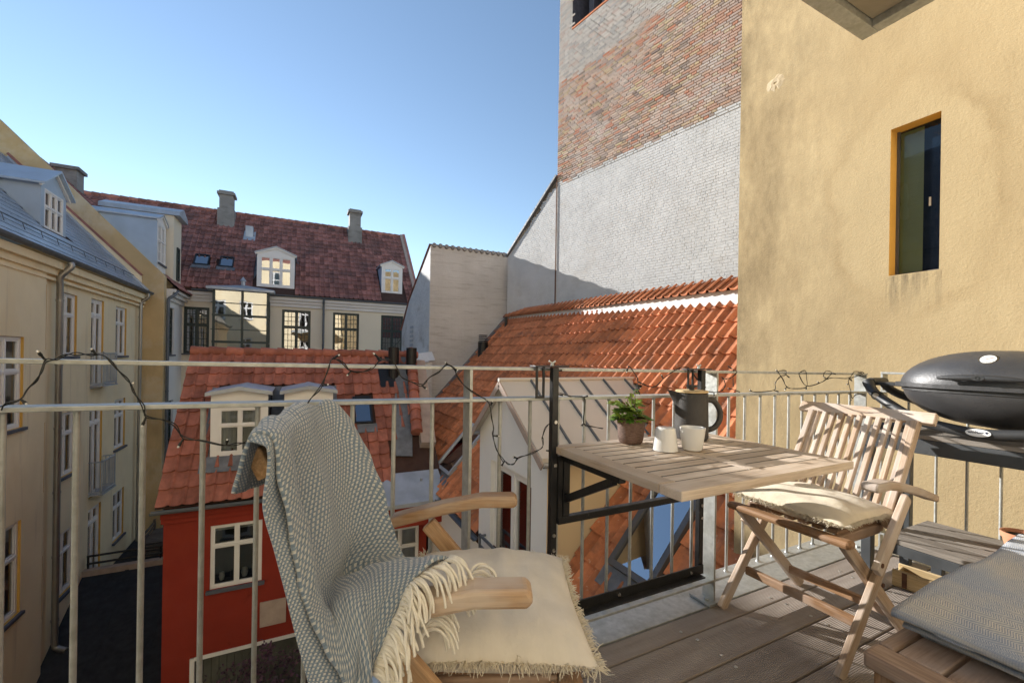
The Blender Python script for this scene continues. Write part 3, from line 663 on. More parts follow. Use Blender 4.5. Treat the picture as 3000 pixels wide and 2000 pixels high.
gm = MB(); gutter_half(gm, (-4.70, 3.0, 3.13), (-4.70, 19.25, 3.13), 0.085); 
k = 3.4
while k < 19: gm.bar((-4.70, k, 3.055), (-4.84, k, 3.10), 0.03, 0.012); k += 0.62
gm.build('gutter', 'pipe_grey', LB, smooth=True)
RX, RZ = -8.3, 7.05
lsl = V((RX+4.78, 0, RZ-3.15)); U = V((0, 1, 0)); Vd = lsl.normalized()
bed = MB(); bed.add([(-4.78, 19.3, 3.13), (-4.78, 3, 3.13), (RX, 3, RZ), (RX, 19.3, RZ), (RX-3.2, 3, 3.13), (RX-3.2, 19.3, 3.13)], [(0, 1, 2, 3), (3, 2, 4, 5)]); bed = bed.build('roof', 'roof_bed', LB)
flat_tiles(bed, (-4.78, 3.1, 3.14), U, Vd, 52, int(lsl.length/0.21)+1, 0.31, 0.21, 'slate', skip=lambda a, b, c: 14.2 < c.y < 15.65 and c.x < -5.55 and c.x > -7.3)
sg = MB(); Nn = U.cross(Vd)
for off in (0.62,):
    p = V((-4.78, 4.0, 3.15))+Vd*off+Nn*0.09; q = V((-4.78, 19.0, 3.15))+Vd*off+Nn*0.09; sg.tube([p, q], 0.014, 6)
    k = 0
    while k < 14.5: pp = p+U*k; sg.bar(pp, pp-Vd*0.16-Nn*0.085, 0.02, 0.01); k += 0.7
sg.build('snow_guard', 'pipe_grey', LB)
fv = MB(); fv.bar(V((-4.78, 19.24, 3.2)), V((RX, 19.24, RZ+0.07)), 0.14, 0.06); fv.build('verge_flashing', 'zinc', LB)
fd = Fr((-5.6, 0, 0), (0, 1, 0), (1, 0, 0)); dh = (14.44, 15.38, 4.02, 5.0)
gable_dormer(LB, fd, 14.28, 15.52, 3.75, 5.12, 5.55, 1.75, 'zinc_sky_tint', 'zinc_sky_tint', hole=dh, over=0.14, front='zinc_sky_tint')
window(LB, fd, dh[0], dh[1], dh[2], dh[3], 3, 0.56, 0.05, 0.0, sill=None, ie=0.02)
# zinc corner posts of the dormer
def downpipe(root, x, y, z0, z1, mat, r=0.05, top=None, foot=None, sgn=(1, 0)):
    m = MB(); pts = []
    if top: pts += cat_rom(top+[(x, y, z1)], 5)
    else: pts.append((x, y, z1))
    pts.append((x, y, z0))
    if foot: pts = pts[:-1]+cat_rom([(x, y, z0+0.2), (x, y, z0)]+foot, 5)
    m.tube(pts, r, 12)
    z = z1-0.4
    while z > z0+0.3: m.tube([(x, y, z), (x, y, z+0.05)], r*1.12, 12); z -= 1.45
    return m.build('downpipe', mat, root, smooth=True)
downpipe(LB, -4.86, 13.25, -5.55, 2.55, 'pipe', 0.062, [(-4.70, 13.25, 3.05), (-4.68, 13.25, 2.95), (-4.84, 13.22, 2.72)], [(-4.83, 13.25, -5.7), (-4.65, 13.2, -5.78)])
downpipe(LB, -4.88, 18.85, -7.4, 2.6, 'pipe', 0.05, [(-4.70, 18.9, 3.05), (-4.70, 18.9, 2.92), (-4.86, 18.87, 2.75)])

# ---- ochre fire wall with the cream side wing behind it
OC = thing('gable_house', 'ochre rendered house with bare sloping gable behind the pale yellow apartment house', 'building', (-6, 20, -7.5))
poly = [(-4.35, -7.5), (-4.35, 3.78), (-8.62, 8.38), (-9.6, 8.38), (-11.5, 6.5), (-11.5, -7.5)]
m = MB(); m.prism(poly, 0.32, 'y', 19.3); m.build('gable_wall', 'plaster_ochre', OC)
p0, p1 = on_y(201, 611, 19.28), on_y(416, 806, 19.28); ext = (p0-p1)*0.75
m = MB(); m.bar(p1, p0+ext, 0.04, 0.07); m.build('gable_tile_band', 'tile_old', OC)
d0 = (p0-p1).normalized(); low = V((0, 0, -0.62))
m = MB(); m.add([p1+V((0, -0.004, -0.05)), p0+ext+V((0, -0.004, -0.05)), p0+ext+low*0.9, p1+low*0.75], [(0, 1, 2, 3)]); m.build('gable_render_strip', 'plaster_left', OC)
fw2 = Fr((-4.35, 0, 0), (0, 1, 0), (1, 0, 0)); wh = [(19.92, 20.75, 0.95, 2.72), (19.92, 20.75, -2.6, -0.8), (20.2, 20.8, -5.6, -4.0)]
m = MB(); wall_holes(fw2, m, 19.62, 22.0, -7.5, 3.0, wh); m.build('wall', 'white_plaster', OC)
for h in wh: window(OC, fw2, h[0], h[1], h[2], h[3], 2, 0.62, 0.05, 0.06, 'green_paint', 'glass_mirror', bars=(2, 4))
c = MB(); fw2.box(c, 19.62, 21.99, 2.95, 3.1, -0.05, 0.08); fw2.box(c, 19.62, 21.99, 3.102, 3.25, -0.05, 0.18); fw2.box(c, 19.62, 21.99, 3.252, 3.36, -0.05, 0.28); c.build('cornice', 'white_trim', OC)
bed = MB(); bed.add([(-4.02, 19.62, 3.34), (-4.02, 23.5, 3.34), (-8.6, 23.5, 8.05), (-8.6, 19.62, 8.05)], [(0, 1, 2, 3)]); bed = bed.build('roof', 'roof_bed', OC)
Ur = V((0, 1, 0)); Vr = V((-4.58, 0, 4.71)).normalized()
tile_roof(OC, bed, (-4.02, 19.62, 3.36), Ur, Vr, 18, 18, 0.215, 0.36, 'tile_old', limit=150, skip=lambda a, b, c: c.y < 20.7 and c.x < -4.5)
downpipe(OC, -4.27, 19.5, -7.4, 2.9, 'pipe_grey', 0.05, [(-4.05, 19.75, 3.32), (-4.1, 19.6, 3.15), (-4.25, 19.52, 3.0)])
fd2 = Fr((-4.62, 0, 0), (0, 1, 0), (1, 0, 0)); dh = (19.62, 20.52, 4.3, 5.72)
gable_dormer(OC, fd2, 19.5, 20.64, 4.0, 5.85, 6.1, 2.6, 'zinc_sky_tint', 'zinc', hole=dh, over=0.08)
window(OC, fd2, *dh, 2, 0.58, 0.05, 0.0, sill='sill', bars=(2, 2), ie=0.02)
m = MB(); m.box(-6.5, -4.4, 20.72, 21.9, 3.5, 6.35); m.build('attic_wall', 'cream', OC)
m = MB(); m.prism([(20.62, 6.33), (22.0, 6.33), (21.95, 6.5), (21.3, 6.75), (20.66, 6.5)], 2.4, 'x', -6.6); m.build('attic_roof', 'zinc', OC)
fa = Fr((-4.397, 0, 0), (0, 1, 0), (1, 0, 0)); window(OC, fa, 21.15, 21.5, 3.9, 5.2, 1, 0.6, 0.05, -0.05, 'green_paint', 'glass', sill=None, interior=False)
CH = thing('chimney_stack', 'squat grey brick chimney rising behind the sloping ochre gable', 'chimney', (-8.3, 22.3, 6.5))
m = MB(); m.box(-8.3, -7.65, 22, 22.6, 4.0, 7.9); m.build('shaft', 'chimney', CH)
m = MB(); m.box(-8.38, -7.57, 21.92, 22.68, 7.9, 8.02); m.build('cap', 'chimney', CH)

# ---- far cream house with old red tile roof
FB = thing('courtyard_house', 'cream plastered house with dark green windows under a long old red tile roof', 'building', (1, 24, -7.5))
ff = Fr((0, 22, 0), (1, 0, 0), (0, -1, 0))
fh = [(-4.30, -3.42, 1.0, 2.95), (-0.70, 0.48, 1.0, 3.05), (1.44, 2.62, 1.0, 3.05), (3.66, 4.75, 1.0, 3.05)]
fh2 = [(a, b, lo-3.6, hi-3.7) for a, b, lo, hi in fh]
m = MB(); wall_holes(ff, m, -4.35, 6.6, -7.5, 3.2, fh+fh2); m.build('wall', 'cream', FB)
for h in fh+fh2: window(FB, ff, *h, 2, 0.62, 0.07, 0.05, 'green_paint', 'glass_mirror', bars=(3, 4), sill='sill', curtain=None)
c = MB(); ff.box(c, -4.35, 6.6, 3.18, 3.33, -0.05, 0.07); ff.box(c, -4.35, 6.6, 3.332, 3.46, -0.05, 0.14); ff.box(c, -4.35, 6.6, 3.462, 3.60, -0.05, 0.22); c.build('cornice', 'white_trim', FB)
gm = MB(); gutter_half(gm, (-4.0, 21.72, 3.68), (6.3, 21.72, 3.68), 0.08); gm.build('gutter', 'pipe_grey', FB, smooth=True)
downpipe(FB, 1.02, 21.88, -7.4, 3.3, 'pipe_grey', 0.05, [(1.02, 21.72, 3.62), (1.02, 21.74, 3.5), (1.02, 21.86, 3.38)])
KF = 1.05; EY, EZ = 21.8, 3.7; RY = 26.05; RZf = EZ+KF*(RY-EY)
bed = MB(); bed.add([(-12, EY, EZ), (5.35, EY, EZ), (5.35, RY, RZf), (-12, RY, RZf), (-12, RY+4.2, EZ), (5.35, RY+4.2, EZ), (5.35, EY, EZ-0.2), (-12, EY, EZ-0.2)], [(0, 1, 2, 3), (3, 2, 5, 4), (0, 1, 6, 7), (1, 5, 2)])
bed = bed.build('roof', 'roof_bed', FB)
Vf = V((0, RY-EY, RZf-EZ)).normalized(); w = 0.212; ncol = 66; x0 = 5.33-ncol*w
def farskip(a, b, c):
    x = c.x
    return (-1.80 < x < -0.12 and c.z < 5.75) or (3.62 < x < 4.82 and c.z < 5.85) or (-4.2 < x < -3.6 and 4.83 < c.z < 5.35) or (-3.27 < x < -2.68 and 4.83 < c.z < 5.35) or x < -9.0 or (-2.5 < x < -2.0 and 6.5 < c.z < 7.0)
tile_roof(FB, bed, (x0, EY, EZ+0.01), (1, 0, 0), Vf, ncol, 17, w, 0.358, 'tile_old', farskip, roll=0.042)
rg = MB()
k = -11.5
while k < 5.3:
    rg.tube([(k, RY, RZf+0.03), (k+0.36, RY, RZf+0.02)], [0.125, 0.105], 10); k += 0.33
rg.build('ridge_tiles', 'tile_old', FB, smooth=True)['kind'] = 'stuff'
vg = MB(); vg.bar((5.42, EY-0.05, EZ+0.02), (5.42, RY, RZf+0.12), 0.16, 0.12); vg.build('verge_coping', 'stone', FB)
vg = MB(); vg.bar((5.56, EY, EZ+0.06), (5.56, RY, RZf+0.17), 0.14, 0.1); vg.build('verge_tiles', 'tile_old', FB)
for (a, b, y, z0, ze, za, bk, nc, tr) in ((-1.72, -0.22, 22.12, 3.95, 5.55, 5.85, 1.9, 3, 0.56), (3.70, 4.74, 22.3, 4.1, 5.62, 5.85, 1.7, 2, 0.6)):
    fdd = Fr((0, y, 0), (1, 0, 0), (0, -1, 0)); hh = (a+0.08, b-0.08, z0+0.12, ze-0.1)
    gable_dormer(FB, fdd, a, b, z0, ze, za, bk, 'zinc_sky_tint', 'zinc', hole=hh, over=0.09)
    window(FB, fdd, *hh, nc, tr, 0.07, 0.0, sill=None, ie=0.02, curtain=[(0.02, 0.98, 0.02, 0.55)] if nc == 3 else None, pane='glass_mirror')
    lf = MB()
    for s, u in ((-1, a), (1, b)):
        lf.add([(u, y-0.03, z0+0.02), (u+s*0.16, y-0.03, z0+0.04), (u+s*0.16, y+1.5, z0+1.5*KF+0.14), (u, y+1.5, z0+1.5*KF+0.12)], [(0, 1, 2, 3)])
    lf.add([(a-0.15, y-0.25, z0-0.20), (b+0.15, y-0.25, z0-0.20), (b+0.15, y-0.02, z0+0.06), (a-0.15, y-0.02, z0+0.06)], [(0, 1, 2, 3)])
    lf.build('flashing', 'lead', FB)
for (xa, xb) in ((-4.17, -3.62), (-3.24, -2.70)):
    o = V((xa, EY+(4.83-EZ)/KF, 4.83+0.03)); skylight(FB, o, (1, 0, 0), Vf, xb-xa, 0.74, 'black_steel', fwid=0.05, lift=0.02)
m = MB(); o = V((-2.46, 24.6, 0)); zz = lambda y: EZ+KF*(y-EY)
m.add([(-2.5, 24.45, zz(24.45)+0.08), (-2.0, 24.45, zz(24.45)+0.08), (-2.0, 25.0, zz(25.0)+0.08), (-2.5, 25.0, zz(25)+0.08)], [(0, 1, 2, 3)])
m.box(-2.42, -2.10, 24.65, 25.2, zz(24.65)-0.2, zz(24.65)+0.62); m.build('roof_vent', 'zinc', FB)
for i, (xa, xb, zt) in enumerate(((-3.66, -2.95, 9.0), (2.36, 3.08, 9.1))):
    c = thing('chimney_stack', ['taller grey rendered chimney on the old red tile ridge near the attic skylights', 'grey rendered chimney on the old red tile ridge above the narrow white dormer'][i], 'chimney', ((xa+xb)/2, 25.5, 7.5), group='chimneys on the far ridge')
    m = MB(); m.box(xa, xb, 25.15, 25.9, 6.9, 8.15); m.build('base', 'chimney', c)
    m = MB(); m.box(xa+0.07, xb-0.07, 25.2, 25.85, 8.15, zt-0.16); m.build('shaft', 'chimney', c)
    m = MB(); m.box(xa-0.02, xb+0.02, 25.12, 25.93, zt-0.16, zt-0.04); m.box(xa+0.05, xb-0.05, 25.2, 25.85, zt-0.04, zt+0.04); m.build('cap', 'chimney', c)
# glazed bay
bl, br = on_y(622, 900, 21.1), on_y(788, 900, 21.1); bx0, bx1 = bl.x, br.x
m = MB(); H0, H1 = 0.2, 3.72
for x in (bx0, (bx0+bx1)/2-0.01, bx1-0.09): m.box(x, x+0.09, 21.1, 21.17, H0, H1)
for y in (21.5, 21.93):
    for x in (bx0, bx1-0.06): m.box(x, x+0.06, y, y+0.06, H0, H1)
for z in (H0, 1.45, 2.55, H1-0.07): m.box(bx0-0.01, bx1+0.01, 21.09, 21.165, z, z+0.095); m.box(bx0, bx0+0.06, 21.17, 22, z, z+0.07); m.box(bx1-0.06, bx1, 21.17, 22, z, z+0.07)
for z in (0.9, 2.0, 3.1): m.box(bx0-0.05, bx1+0.05, 21.05, 21.08, z, z+0.025)
bay = m.build('bay_window', 'green_paint', FB)
for a, b in ((bx0+0.07, (bx0+bx1)/2), ((bx0+bx1)/2+0.07, bx1-0.07)):
    for c, d in ((0.28, 1.45), (1.525, 2.55), (2.625, 3.65)):
        q = MB(); q.add([(a, 21.13, c), (b, 21.13, c), (b, 21.13, d), (a, 21.13, d)], [(0, 1, 2, 3)]); q.build('pane', 'glass_mirror', bay)
for x in (bx0+0.03, bx1-0.03):
    q = MB(); q.add([(x, 21.17, 0.28), (x, 21.95, 0.28), (x, 21.95, 3.65), (x, 21.17, 3.65)], [(0, 1, 2, 3)]); q.build('pane', 'glass_mirror', bay)
q = MB(); cx = (bx0+bx1)/2
q.add([(bx0-0.2, 20.9, 3.74), (bx1+0.2, 20.9, 3.74), (bx1+0.2, 22.1, 3.80), (bx0-0.2, 22.1, 3.80), (cx, 21.7, 3.98), (bx0-0.2, 20.9, 3.64), (bx1+0.2, 20.9, 3.64), (bx0-0.2, 22.1, 3.64), (bx1+0.2, 22.1, 3.64)], [(0, 1, 4), (1, 2, 4), (2, 3, 4), (3, 0, 4), (5, 6, 1, 0), (7, 5, 0, 3), (6, 8, 2, 1), (5, 7, 8, 6)])
q.lathe([(0.08, 3.9), (0.08, 4.12), (0.13, 4.13), (0.0, 4.33)], 8, (cx, 21.6, 0)); q.build('bay_roof', 'zinc', bay)

# ---- red house
RH = thing('red_house', 'small red painted house with red pantile roof and two white dormers', 'building', (0.3, 10.5, -7.5))
fr_ = Fr((0, 9.5, 0), (1, 0, 0), (0, -1, 0))
rh = [(-1.41, -0.58, -3.33, -2.15), (1.65, 2.48, -4.05, -2.75)]; gh = (-1.69, 1.5, -7.5, -4.5)
m = MB(); wall_holes(fr_, m, -2.1, 2.65, -7.5, -1.80, rh+[gh], depth=0.1); m.add([(-2.1, 9.5, -7.5), (-2.1, 14.5, -7.5), (-2.1, 14.5, -1.7), (-2.1, 12, 0.98), (-2.1, 9.5, -1.80)], [(0, 1, 2, 3, 4)]); m.add([(2.65, 9.5, -7.5), (2.65, 14.5, -7.5), (2.65, 14.5, -1.7), (2.65, 12, 0.98), (2.65, 9.5, -1.80)], [(0, 1, 2, 3, 4)]); m.build('wall', 'red_paint', RH)
c = MB(); fr_.box(c, -2.13, 2.65, -2.0, -1.9, -0.03, 0.035); fr_.box(c, -2.13, 2.65, -1.898, -1.78, -0.03, 0.08); c.build('cornice', 'red_paint', RH)
for h in rh: window(RH, fr_, *h, 2, 0.66, 0.042, 0.03, sash=0.026, curtain=[(0.03, 0.97, 0.88, 0.97)] if h[0] < 0 else [(0.03, 0.97, 0.03, 0.97)])
v = MB()   # things on the window board
for x, r, hgt, mt in ((-1.25, 0.05, 0.14, 'porcelain'), (-1.05, 0.07, 0.16, 'jug'), (-0.88, 0.06, 0.15, 'porcelain'), (-0.72, 0.05, 0.2, 'jug')):
    t_ = MB(); t_.lathe([(0, 0), (r*0.7, 0), (r, hgt*0.5), (r*0.8, hgt), (r*0.7, hgt)], 14, (x, 9.72, -3.27)); o = t_.build('flower_pot', mt, smooth=True)
    tag(o, {0.14: 'smaller pale pot on the window board of the red house', 0.15: 'larger pale pot on the window board of the red house', 0.16: 'squat dark pot on the window board of the red house', 0.2: 'tall dark pot on the window board of the red house'}[hgt], 'pot', 'pots in the red house window')
m = MB()
for i in range(26):
    u = gh[0]+0.08+i*0.122
    if u < gh[1]-0.1: fr_.box(m, u, u+0.112, -7.5, -4.56, -0.085, -0.06)
fr_.box(m, gh[0], gh[1], -7.5, -4.5, -0.12, -0.09); m.build('boarded_door', 'garage', RH)
m = MB(); fr_.box(m, gh[0], gh[0]+0.07, -7.5, -4.52, -0.06, 0.01); fr_.box(m, gh[0]+0.07, gh[1], -4.57, -4.50, -0.06, 0.012); m.build('door_frame', 'white_paint', RH)
m = MB(); fr_.box(m, -0.60, -0.15, -4.23, -3.75, -0.01, 0.03); pl = m.build('plaque', 'stone', RH, bevel=0.01)
m = MB(); fr_.box(m, -0.56, -0.19, -4.18, -3.80, 0.022, 0.034); m.build('plaque_panel', 'stone', pl)
gm = MB(); gutter_half(gm, (-2.25, 9.33, -1.72), (2.0, 9.33, -1.72), 0.06); gm.build('gutter', 'pipe_grey', RH, smooth=True)
RE, RR = (9.38, -1.70), (12.0, 1.03)
bed = MB(); bed.add([(-2.2, RE[0], RE[1]), (2.95, RE[0], RE[1]), (2.95, RR[0], RR[1]), (-2.2, RR[0], RR[1]), (2.95, 14.6, -1.7), (-2.2, 14.6, -1.7)], [(0, 1, 2, 3), (3, 2, 4, 5)]); bed = bed.build('roof', 'roof_bed', RH)
Vq = V((0, RR[0]-RE[0], RR[1]-RE[1])).normalized()
def redskip(a, b, c):
    return (-1.6 < c.x < -0.5 and -1.0 < c.z < 0.22) or (-0.34 < c.x < 0.76 and -1.0 < c.z < 0.22) or (-0.5 <= c.x <= -0.34 and -0.9 < c.z < 0.4) or (c.x > 1.95 and c.z < -0.9+1.0*(c.x-1.95)) or (1.15 < c.x < 1.62 and -0.62 < c.z < -0.02) or (c.x > 1.85 and 0.2 < c.z < 0.85)
tile_roof(RH, bed, (-2.2, RE[0], RE[1]+0.01), (1, 0, 0), Vq, 24, 11, 0.214, 0.345, 'tile_red', redskip, limit=300, roll=0.04)
rg = MB(); k = -2.2
while k < 2.9: rg.tube([(k, RR[0], RR[1]+0.05), (k+0.38, RR[0], RR[1]+0.035)], [0.12, 0.10], 10, bc=random.random()); k += 0.345
rg.build('ridge_tiles', 'tile_red', RH, smooth=True)['kind'] = 'stuff'
for a, b in ((-1.53, -0.52), (-0.27, 0.70)):
    y = 10.0; f3 = Fr((0, y, 0), (1, 0, 0), (0, -1, 0)); hh = (a+0.13, b-0.13, -0.95, -0.03)
    m = MB(); wall_holes(f3, m, a+0.02, b-0.02, -1.05, 0.30, [hh], depth=0.05); uc = (a+b)/2
    arc = [(lerp(a+0.02, b-0.02, k/10), 0.30+0.08*(1-abs(k/5-1))) for k in range(11)]
    m.add([f3.p(u, v_) for u, v_ in arc], [tuple(range(11))]); d = m.build('dormer', 'white_plaster', RH)
    r = MB(); rowsr = []
    for n_, zz2 in ((0.12, 0), (-1.4, 0)):
        rowsr.append([f3.p(lerp(a-0.06, b+0.06, k/10), 0.28+0.11*(1-abs(k/5-1)), n_) for k in range(11)])
    r.grid(rowsr)
    rows2 = [[p+V((0, 0, -0.07)) for p in rowsr[0]], rowsr[0]]; r.grid(rows2); r.build('dormer_roof', 'zinc', d)
    for u in (a+0.02, b-0.02): c = MB(); c.add([f3.p(u, -1.05, 0), f3.p(u, 0.3, 0), f3.p(u, 0.3, -1.4), f3.p(u, -1.05, -1.4)], [(0, 1, 2, 3)]); c.build('dormer_cheek', 'lead', d)
    window(RH, f3, *hh, 2, 0.62, 0.04, 0.0, sill=None, sash=0.026, ie=0.02, curtain=[(0.04, 0.96, 0.04, 0.96)])
    c = MB()
    for s, u in ((-1, a), (1, b)):
        c.add([(u, y-0.12, -1.12), (u+s*0.13, y-0.12, -1.10), (u+s*0.13, y+1.2, 0.30), (u, y+1.2, 0.28)], [(0, 1, 2, 3)])
    c.add([(a-0.13, y-0.25, -1.22), (b+0.13, y-0.25, -1.22), (b+0.13, y-0.02, -0.97), (a-0.13, y-0.02, -0.97)], [(0, 1, 2, 3)]); c.build('flashing', 'lead', RH)
skylight(RH, V((1.17, RE[0]+(-0.60-RE[1])/(Vq.z/Vq.y), -0.60+0.02)), (1, 0, 0), Vq, 0.42, 0.78, 'black_steel', fwid=0.045, lift=0.03)
m = MB(); zr = lambda y: RE[1]+(y-RE[0])*(Vq.z/Vq.y)
m.add([(1.85, 11.18, zr(11.18)+0.06), (2.9, 11.18, zr(11.18)+0.06), (2.9, 11.95, zr(11.95)+0.07), (1.85, 11.95, zr(11.95)+0.07)], [(0, 1, 2, 3)])
for x in (2.25, 2.72): m.tube([(x, 11.5, zr(11.5)-0.1), (x, 11.5, zr(11.5)+0.75)], 0.14, 16)
m.build('roof_vent', 'black_steel', RH)
# zinc canopy over the right-hand corner, valley flashing and parapet coping towards the neighbour
m = MB(); m.add([(1.55, 8.75, -1.98), (2.9, 8.75, -1.98), (2.9, 9.75, -1.42), (1.35, 9.75, -1.42), (1.55, 8.75, -2.06), (2.9, 8.75, -2.06), (1.55, 9.75, -2.06), (2.9, 9.75, -2.06)], [(0, 1, 2, 3), (4, 5, 1, 0), (4, 0, 3, 6), (5, 7, 2, 1), (4, 6, 7, 5)])
for x in (1.85, 2.45): m.tube([(x, 9.3, -1.7), (x, 9.25, -1.62)], 0.03, 8)
m.build('zinc_canopy', 'zinc', RH)
m = MB(); m.box(1.7, 2.9, 8.85, 9.5, -2.5, -2.065); m.build('canopy_box', 'red_paint', RH)
vf = MB()
for k in range(6): vf.box(2.0+0.16*k, 2.2+0.16*k, 0, 0.001, 0, 0.001) if False else None
p_, q_ = V((2.15, 9.75, -1.28)), V((2.62, 12.0, 1.02)); vf.bar(p_+V((0, 0, 0.05)), q_+V((0, 0, 0.06)), 0.42, 0.03, up=(0, -1, 1)); vf.build('valley_flashing', 'lead', RH)
cp = MB(); p_, q_ = V((2.52, 10.0, -0.80)), V((2.80, 11.9, 1.15))
for k in range(9):
    a_, b_ = p_.lerp(q_, k/9), p_.lerp(q_, (k+1.12)/9); cp.tube([a_+V((0, 0, 0.05)), b_+V((0, 0, 0.02))], [0.14, 0.12], 10)
cp.build('coping_tiles', 'tile_red', RH, smooth=True)['kind'] = 'stuff'
m = MB(); m.bar((2.75, 9.95, -1.15), (3.0, 12.0, 0.75), 0.34, 0.5, up=(0, -1, 1)); m.build('party_wall', 'stone', RH)

# ---- felt roof between the houses, terrace behind it
FX = thing('lean_to', 'low lean-to with sloping black felt roof between yellow and red houses', 'shed', (-3.4, 13.5, -7.5))
sl = lambda y: -4.85-0.52*(15.05-y)
m = MB(); ya = 11.4
m.add([(-4.99, ya, sl(ya)), (-1.0, ya, sl(ya)), (-1.0, 15.05, sl(15.05)), (-4.99, 15.05, sl(15.05))], [(0, 1, 2, 3)]); m.build('roof', 'felt', FX)
m = MB()
for x in (-4.1, -3.1, -2.15): m.bar((x, ya, sl(ya)+0.012), (x+0.02, 15.0, sl(15)+0.012), 0.09, 0.012)
m.build('felt_seam', 'felt', FX)
m = MB(); m.box(-5, -1, 14.98, 15.18, -5.1, -4.74); m.build('kerb', 'stone', FX)
m = MB(); m.box(-5, -1, ya-0.06, ya+0.02, sl(ya)-0.16, sl(ya)+0.02); m.box(-4.9, -1, ya+0.1, 15, -7.5, sl(ya)-0.3); m.build('fascia', 'zinc', FX)
TR = thing('roof_terrace', 'dark timber roof terrace with low railings behind the black felt roof', 'terrace', (-3.2, 17, -5.4))
m = MB(); m.box(-4.98, -1, 15.2, 19.28, -5.6, -5.45); m.build('slab', 'felt', TR)
m = MB()
for z in (-4.62, -4.42): m.tube([(-4.95, 15.15, z), (-1, 15.15, z+0.02)], 0.03, 8)
for x in (-4.93, -3.4, -1.8): m.tube([(x, 15.15, -4.75), (x, 15.15, -4.4)], 0.025, 8)
m.build('railing', 'black_steel', TR)
for i, (xa, xb, yb, zb) in enumerate(((-4.3, -3.0, 17.0, -4.95), (-2.9, -1.9, 17.2, -4.85))):
    bb = thing('slatted_platform', ['weathered timber platform with a slatted fence by the yellow wall', 'weathered timber platform close to the red house corner'][i], 'platform', ((xa+xb)/2, yb+0.6, zb-0.5))
    for k in range(9):
        p = MB(); y_ = yb+k*0.15; p.box(xa, xb, y_, y_+0.13, zb-0.03, zb); p.build('plank', 'pallet', bb)
    for k in range(4):
        p = MB(); z_ = zb-0.12-0.1*k; p.box(xa, xb, yb-0.03, yb-0.005, z_, z_+0.07); p.build('plank', 'pallet', bb)
    p = MB(); p.box(xa, xa+0.08, yb, yb+0.08, zb-0.5, zb+0.25); p.box(xb-0.08, xb, yb, yb+0.08, zb-0.5, zb-0.03); p.box(xa, xa+0.06, yb+1.2, yb+1.28, zb-0.5, zb+0.35); p.build('post', 'pallet', bb)
    p = MB(); p.box(xa-0.01, xa+0.03, yb+0.08, yb+1.2, zb+0.2, zb+0.26); p.box(xa-0.01, xa+0.03, yb+0.08, yb+1.2, zb+0.06, zb+0.12); p.build('rail', 'pallet', bb)
# plum tree in the court
PT = thing('plum_tree', 'dark purple leaved tree standing before the red house wall', 'tree', (-0.45, 8.5, -7.5))
m = MB(); m.tube([(-0.45, 8.5, -7.5), (-0.42, 8.48, -6.6), (-0.46, 8.52, -5.7), (-0.4, 8.5, -5.0)], [0.07, 0.06, 0.045, 0.02], 8)
for k in range(14):
    a = random.uniform(0, 6.28); l = random.uniform(0.35, 0.8); z = random.uniform(-6.3, -5.2)
    m.tube([(-0.45, 8.5, z), (-0.45+math.cos(a)*l*0.6, 8.5+math.sin(a)*l*0.6, z+0.25), (-0.45+math.cos(a)*l, 8.5+math.sin(a)*l, z+0.4)], [0.02, 0.013, 0.006], 5)
m.build('trunk', 'bark', PT)
m = MB(); rnd = random.Random(3); clusters = []
for k in range(75):
    a = rnd.uniform(0, 6.28); r = 0.98*math.sqrt(rnd.random()); z = rnd.uniform(-5.9, -4.15-0.42*r*r); clusters.append(V((-0.45+r*math.cos(a), 8.5+0.75*r*math.sin(a), z)))
for k in range(2400):
    c = rnd.choice(clusters); p = c+V((rnd.gauss(0, 0.09), rnd.gauss(0, 0.09), rnd.gauss(0, 0.075)))
    if rnd.random() < 0.04: p.z += 0.12
    d = V((rnd.gauss(0, 1), rnd.gauss(0, 1), rnd.gauss(-0.3, 0.7))).normalized(); s = d.orthogonal().normalized(); s.rotate(Matrix.Rotation(rnd.uniform(0, 6.28), 3, d)); L = rnd.uniform(0.045, 0.085)
    n_ = s.cross(d)
    m.add([p, p+d*L*0.5+s*L*0.33+n_*0.006, p+d*L, p+d*L*0.5-s*L*0.33+n_*0.006], [(0, 1, 2), (0, 2, 3)], bc=rnd.random())
m.build('crown', 'plum', PT)

# ---- orange roofed house to the right
OR = thing('orange_roofed_house', 'house with long bright orange pantile roof and a white gabled dormer', 'building', (4.5, 8, -7.5))
KR, EX, EZR = 1.1, 2.75, -1.95
zR = lambda x: EZR+KR*(x-EX)
ridgeX = lambda y: 6.2+0.045*(y-4.4)
YN, YFa = 2.68, 13.85
bed = MB(); bed.add([(EX, YN, EZR), (EX, YFa, EZR), (ridgeX(YFa), YFa, zR(ridgeX(YFa))), (ridgeX(YN), YN, zR(ridgeX(YN))), (EX, YN, EZR-0.15), (EX, YFa, EZR-0.15), (7.5, YN, 0.5), (7.5, YFa, 0.5)], [(0, 1, 2, 3), (0, 1, 5, 4), ]); bed = bed.build('roof', 'roof_bed', OR)
Uo, Vo = V((0, -1, 0)), V((1, 0, KR)).normalized()
DY0, DY1, DX, DAP, DZA, DZE = 4.43, 6.58, 2.72, 5.58, 0.66, -0.15
def orskip(a, b, c):
    if c.x > ridgeX(c.y)+0.24: return True
    if DY0-0.02 < c.y < DY1+0.02:
        half = (DZA+0.05-c.z)/((DZA-DZE)/(DY1-DAP))
        if c.z < DZE or abs(c.y-DAP) < half: return True
    if 3.22 < c.y < 3.85 and 3.22 < c.x < 4.08: return True
    if 8.9 < c.y < 9.85 and 3.0 < c.x < 3.95: return True
    return False
tile_roof(OR, bed, (EX-0.02, YFa-0.08, EZR+0.0), Uo, Vo, 55, 18, 0.203, 0.345, 'tile_orange', orskip, limit=300, roll=0.045, reverse=True)
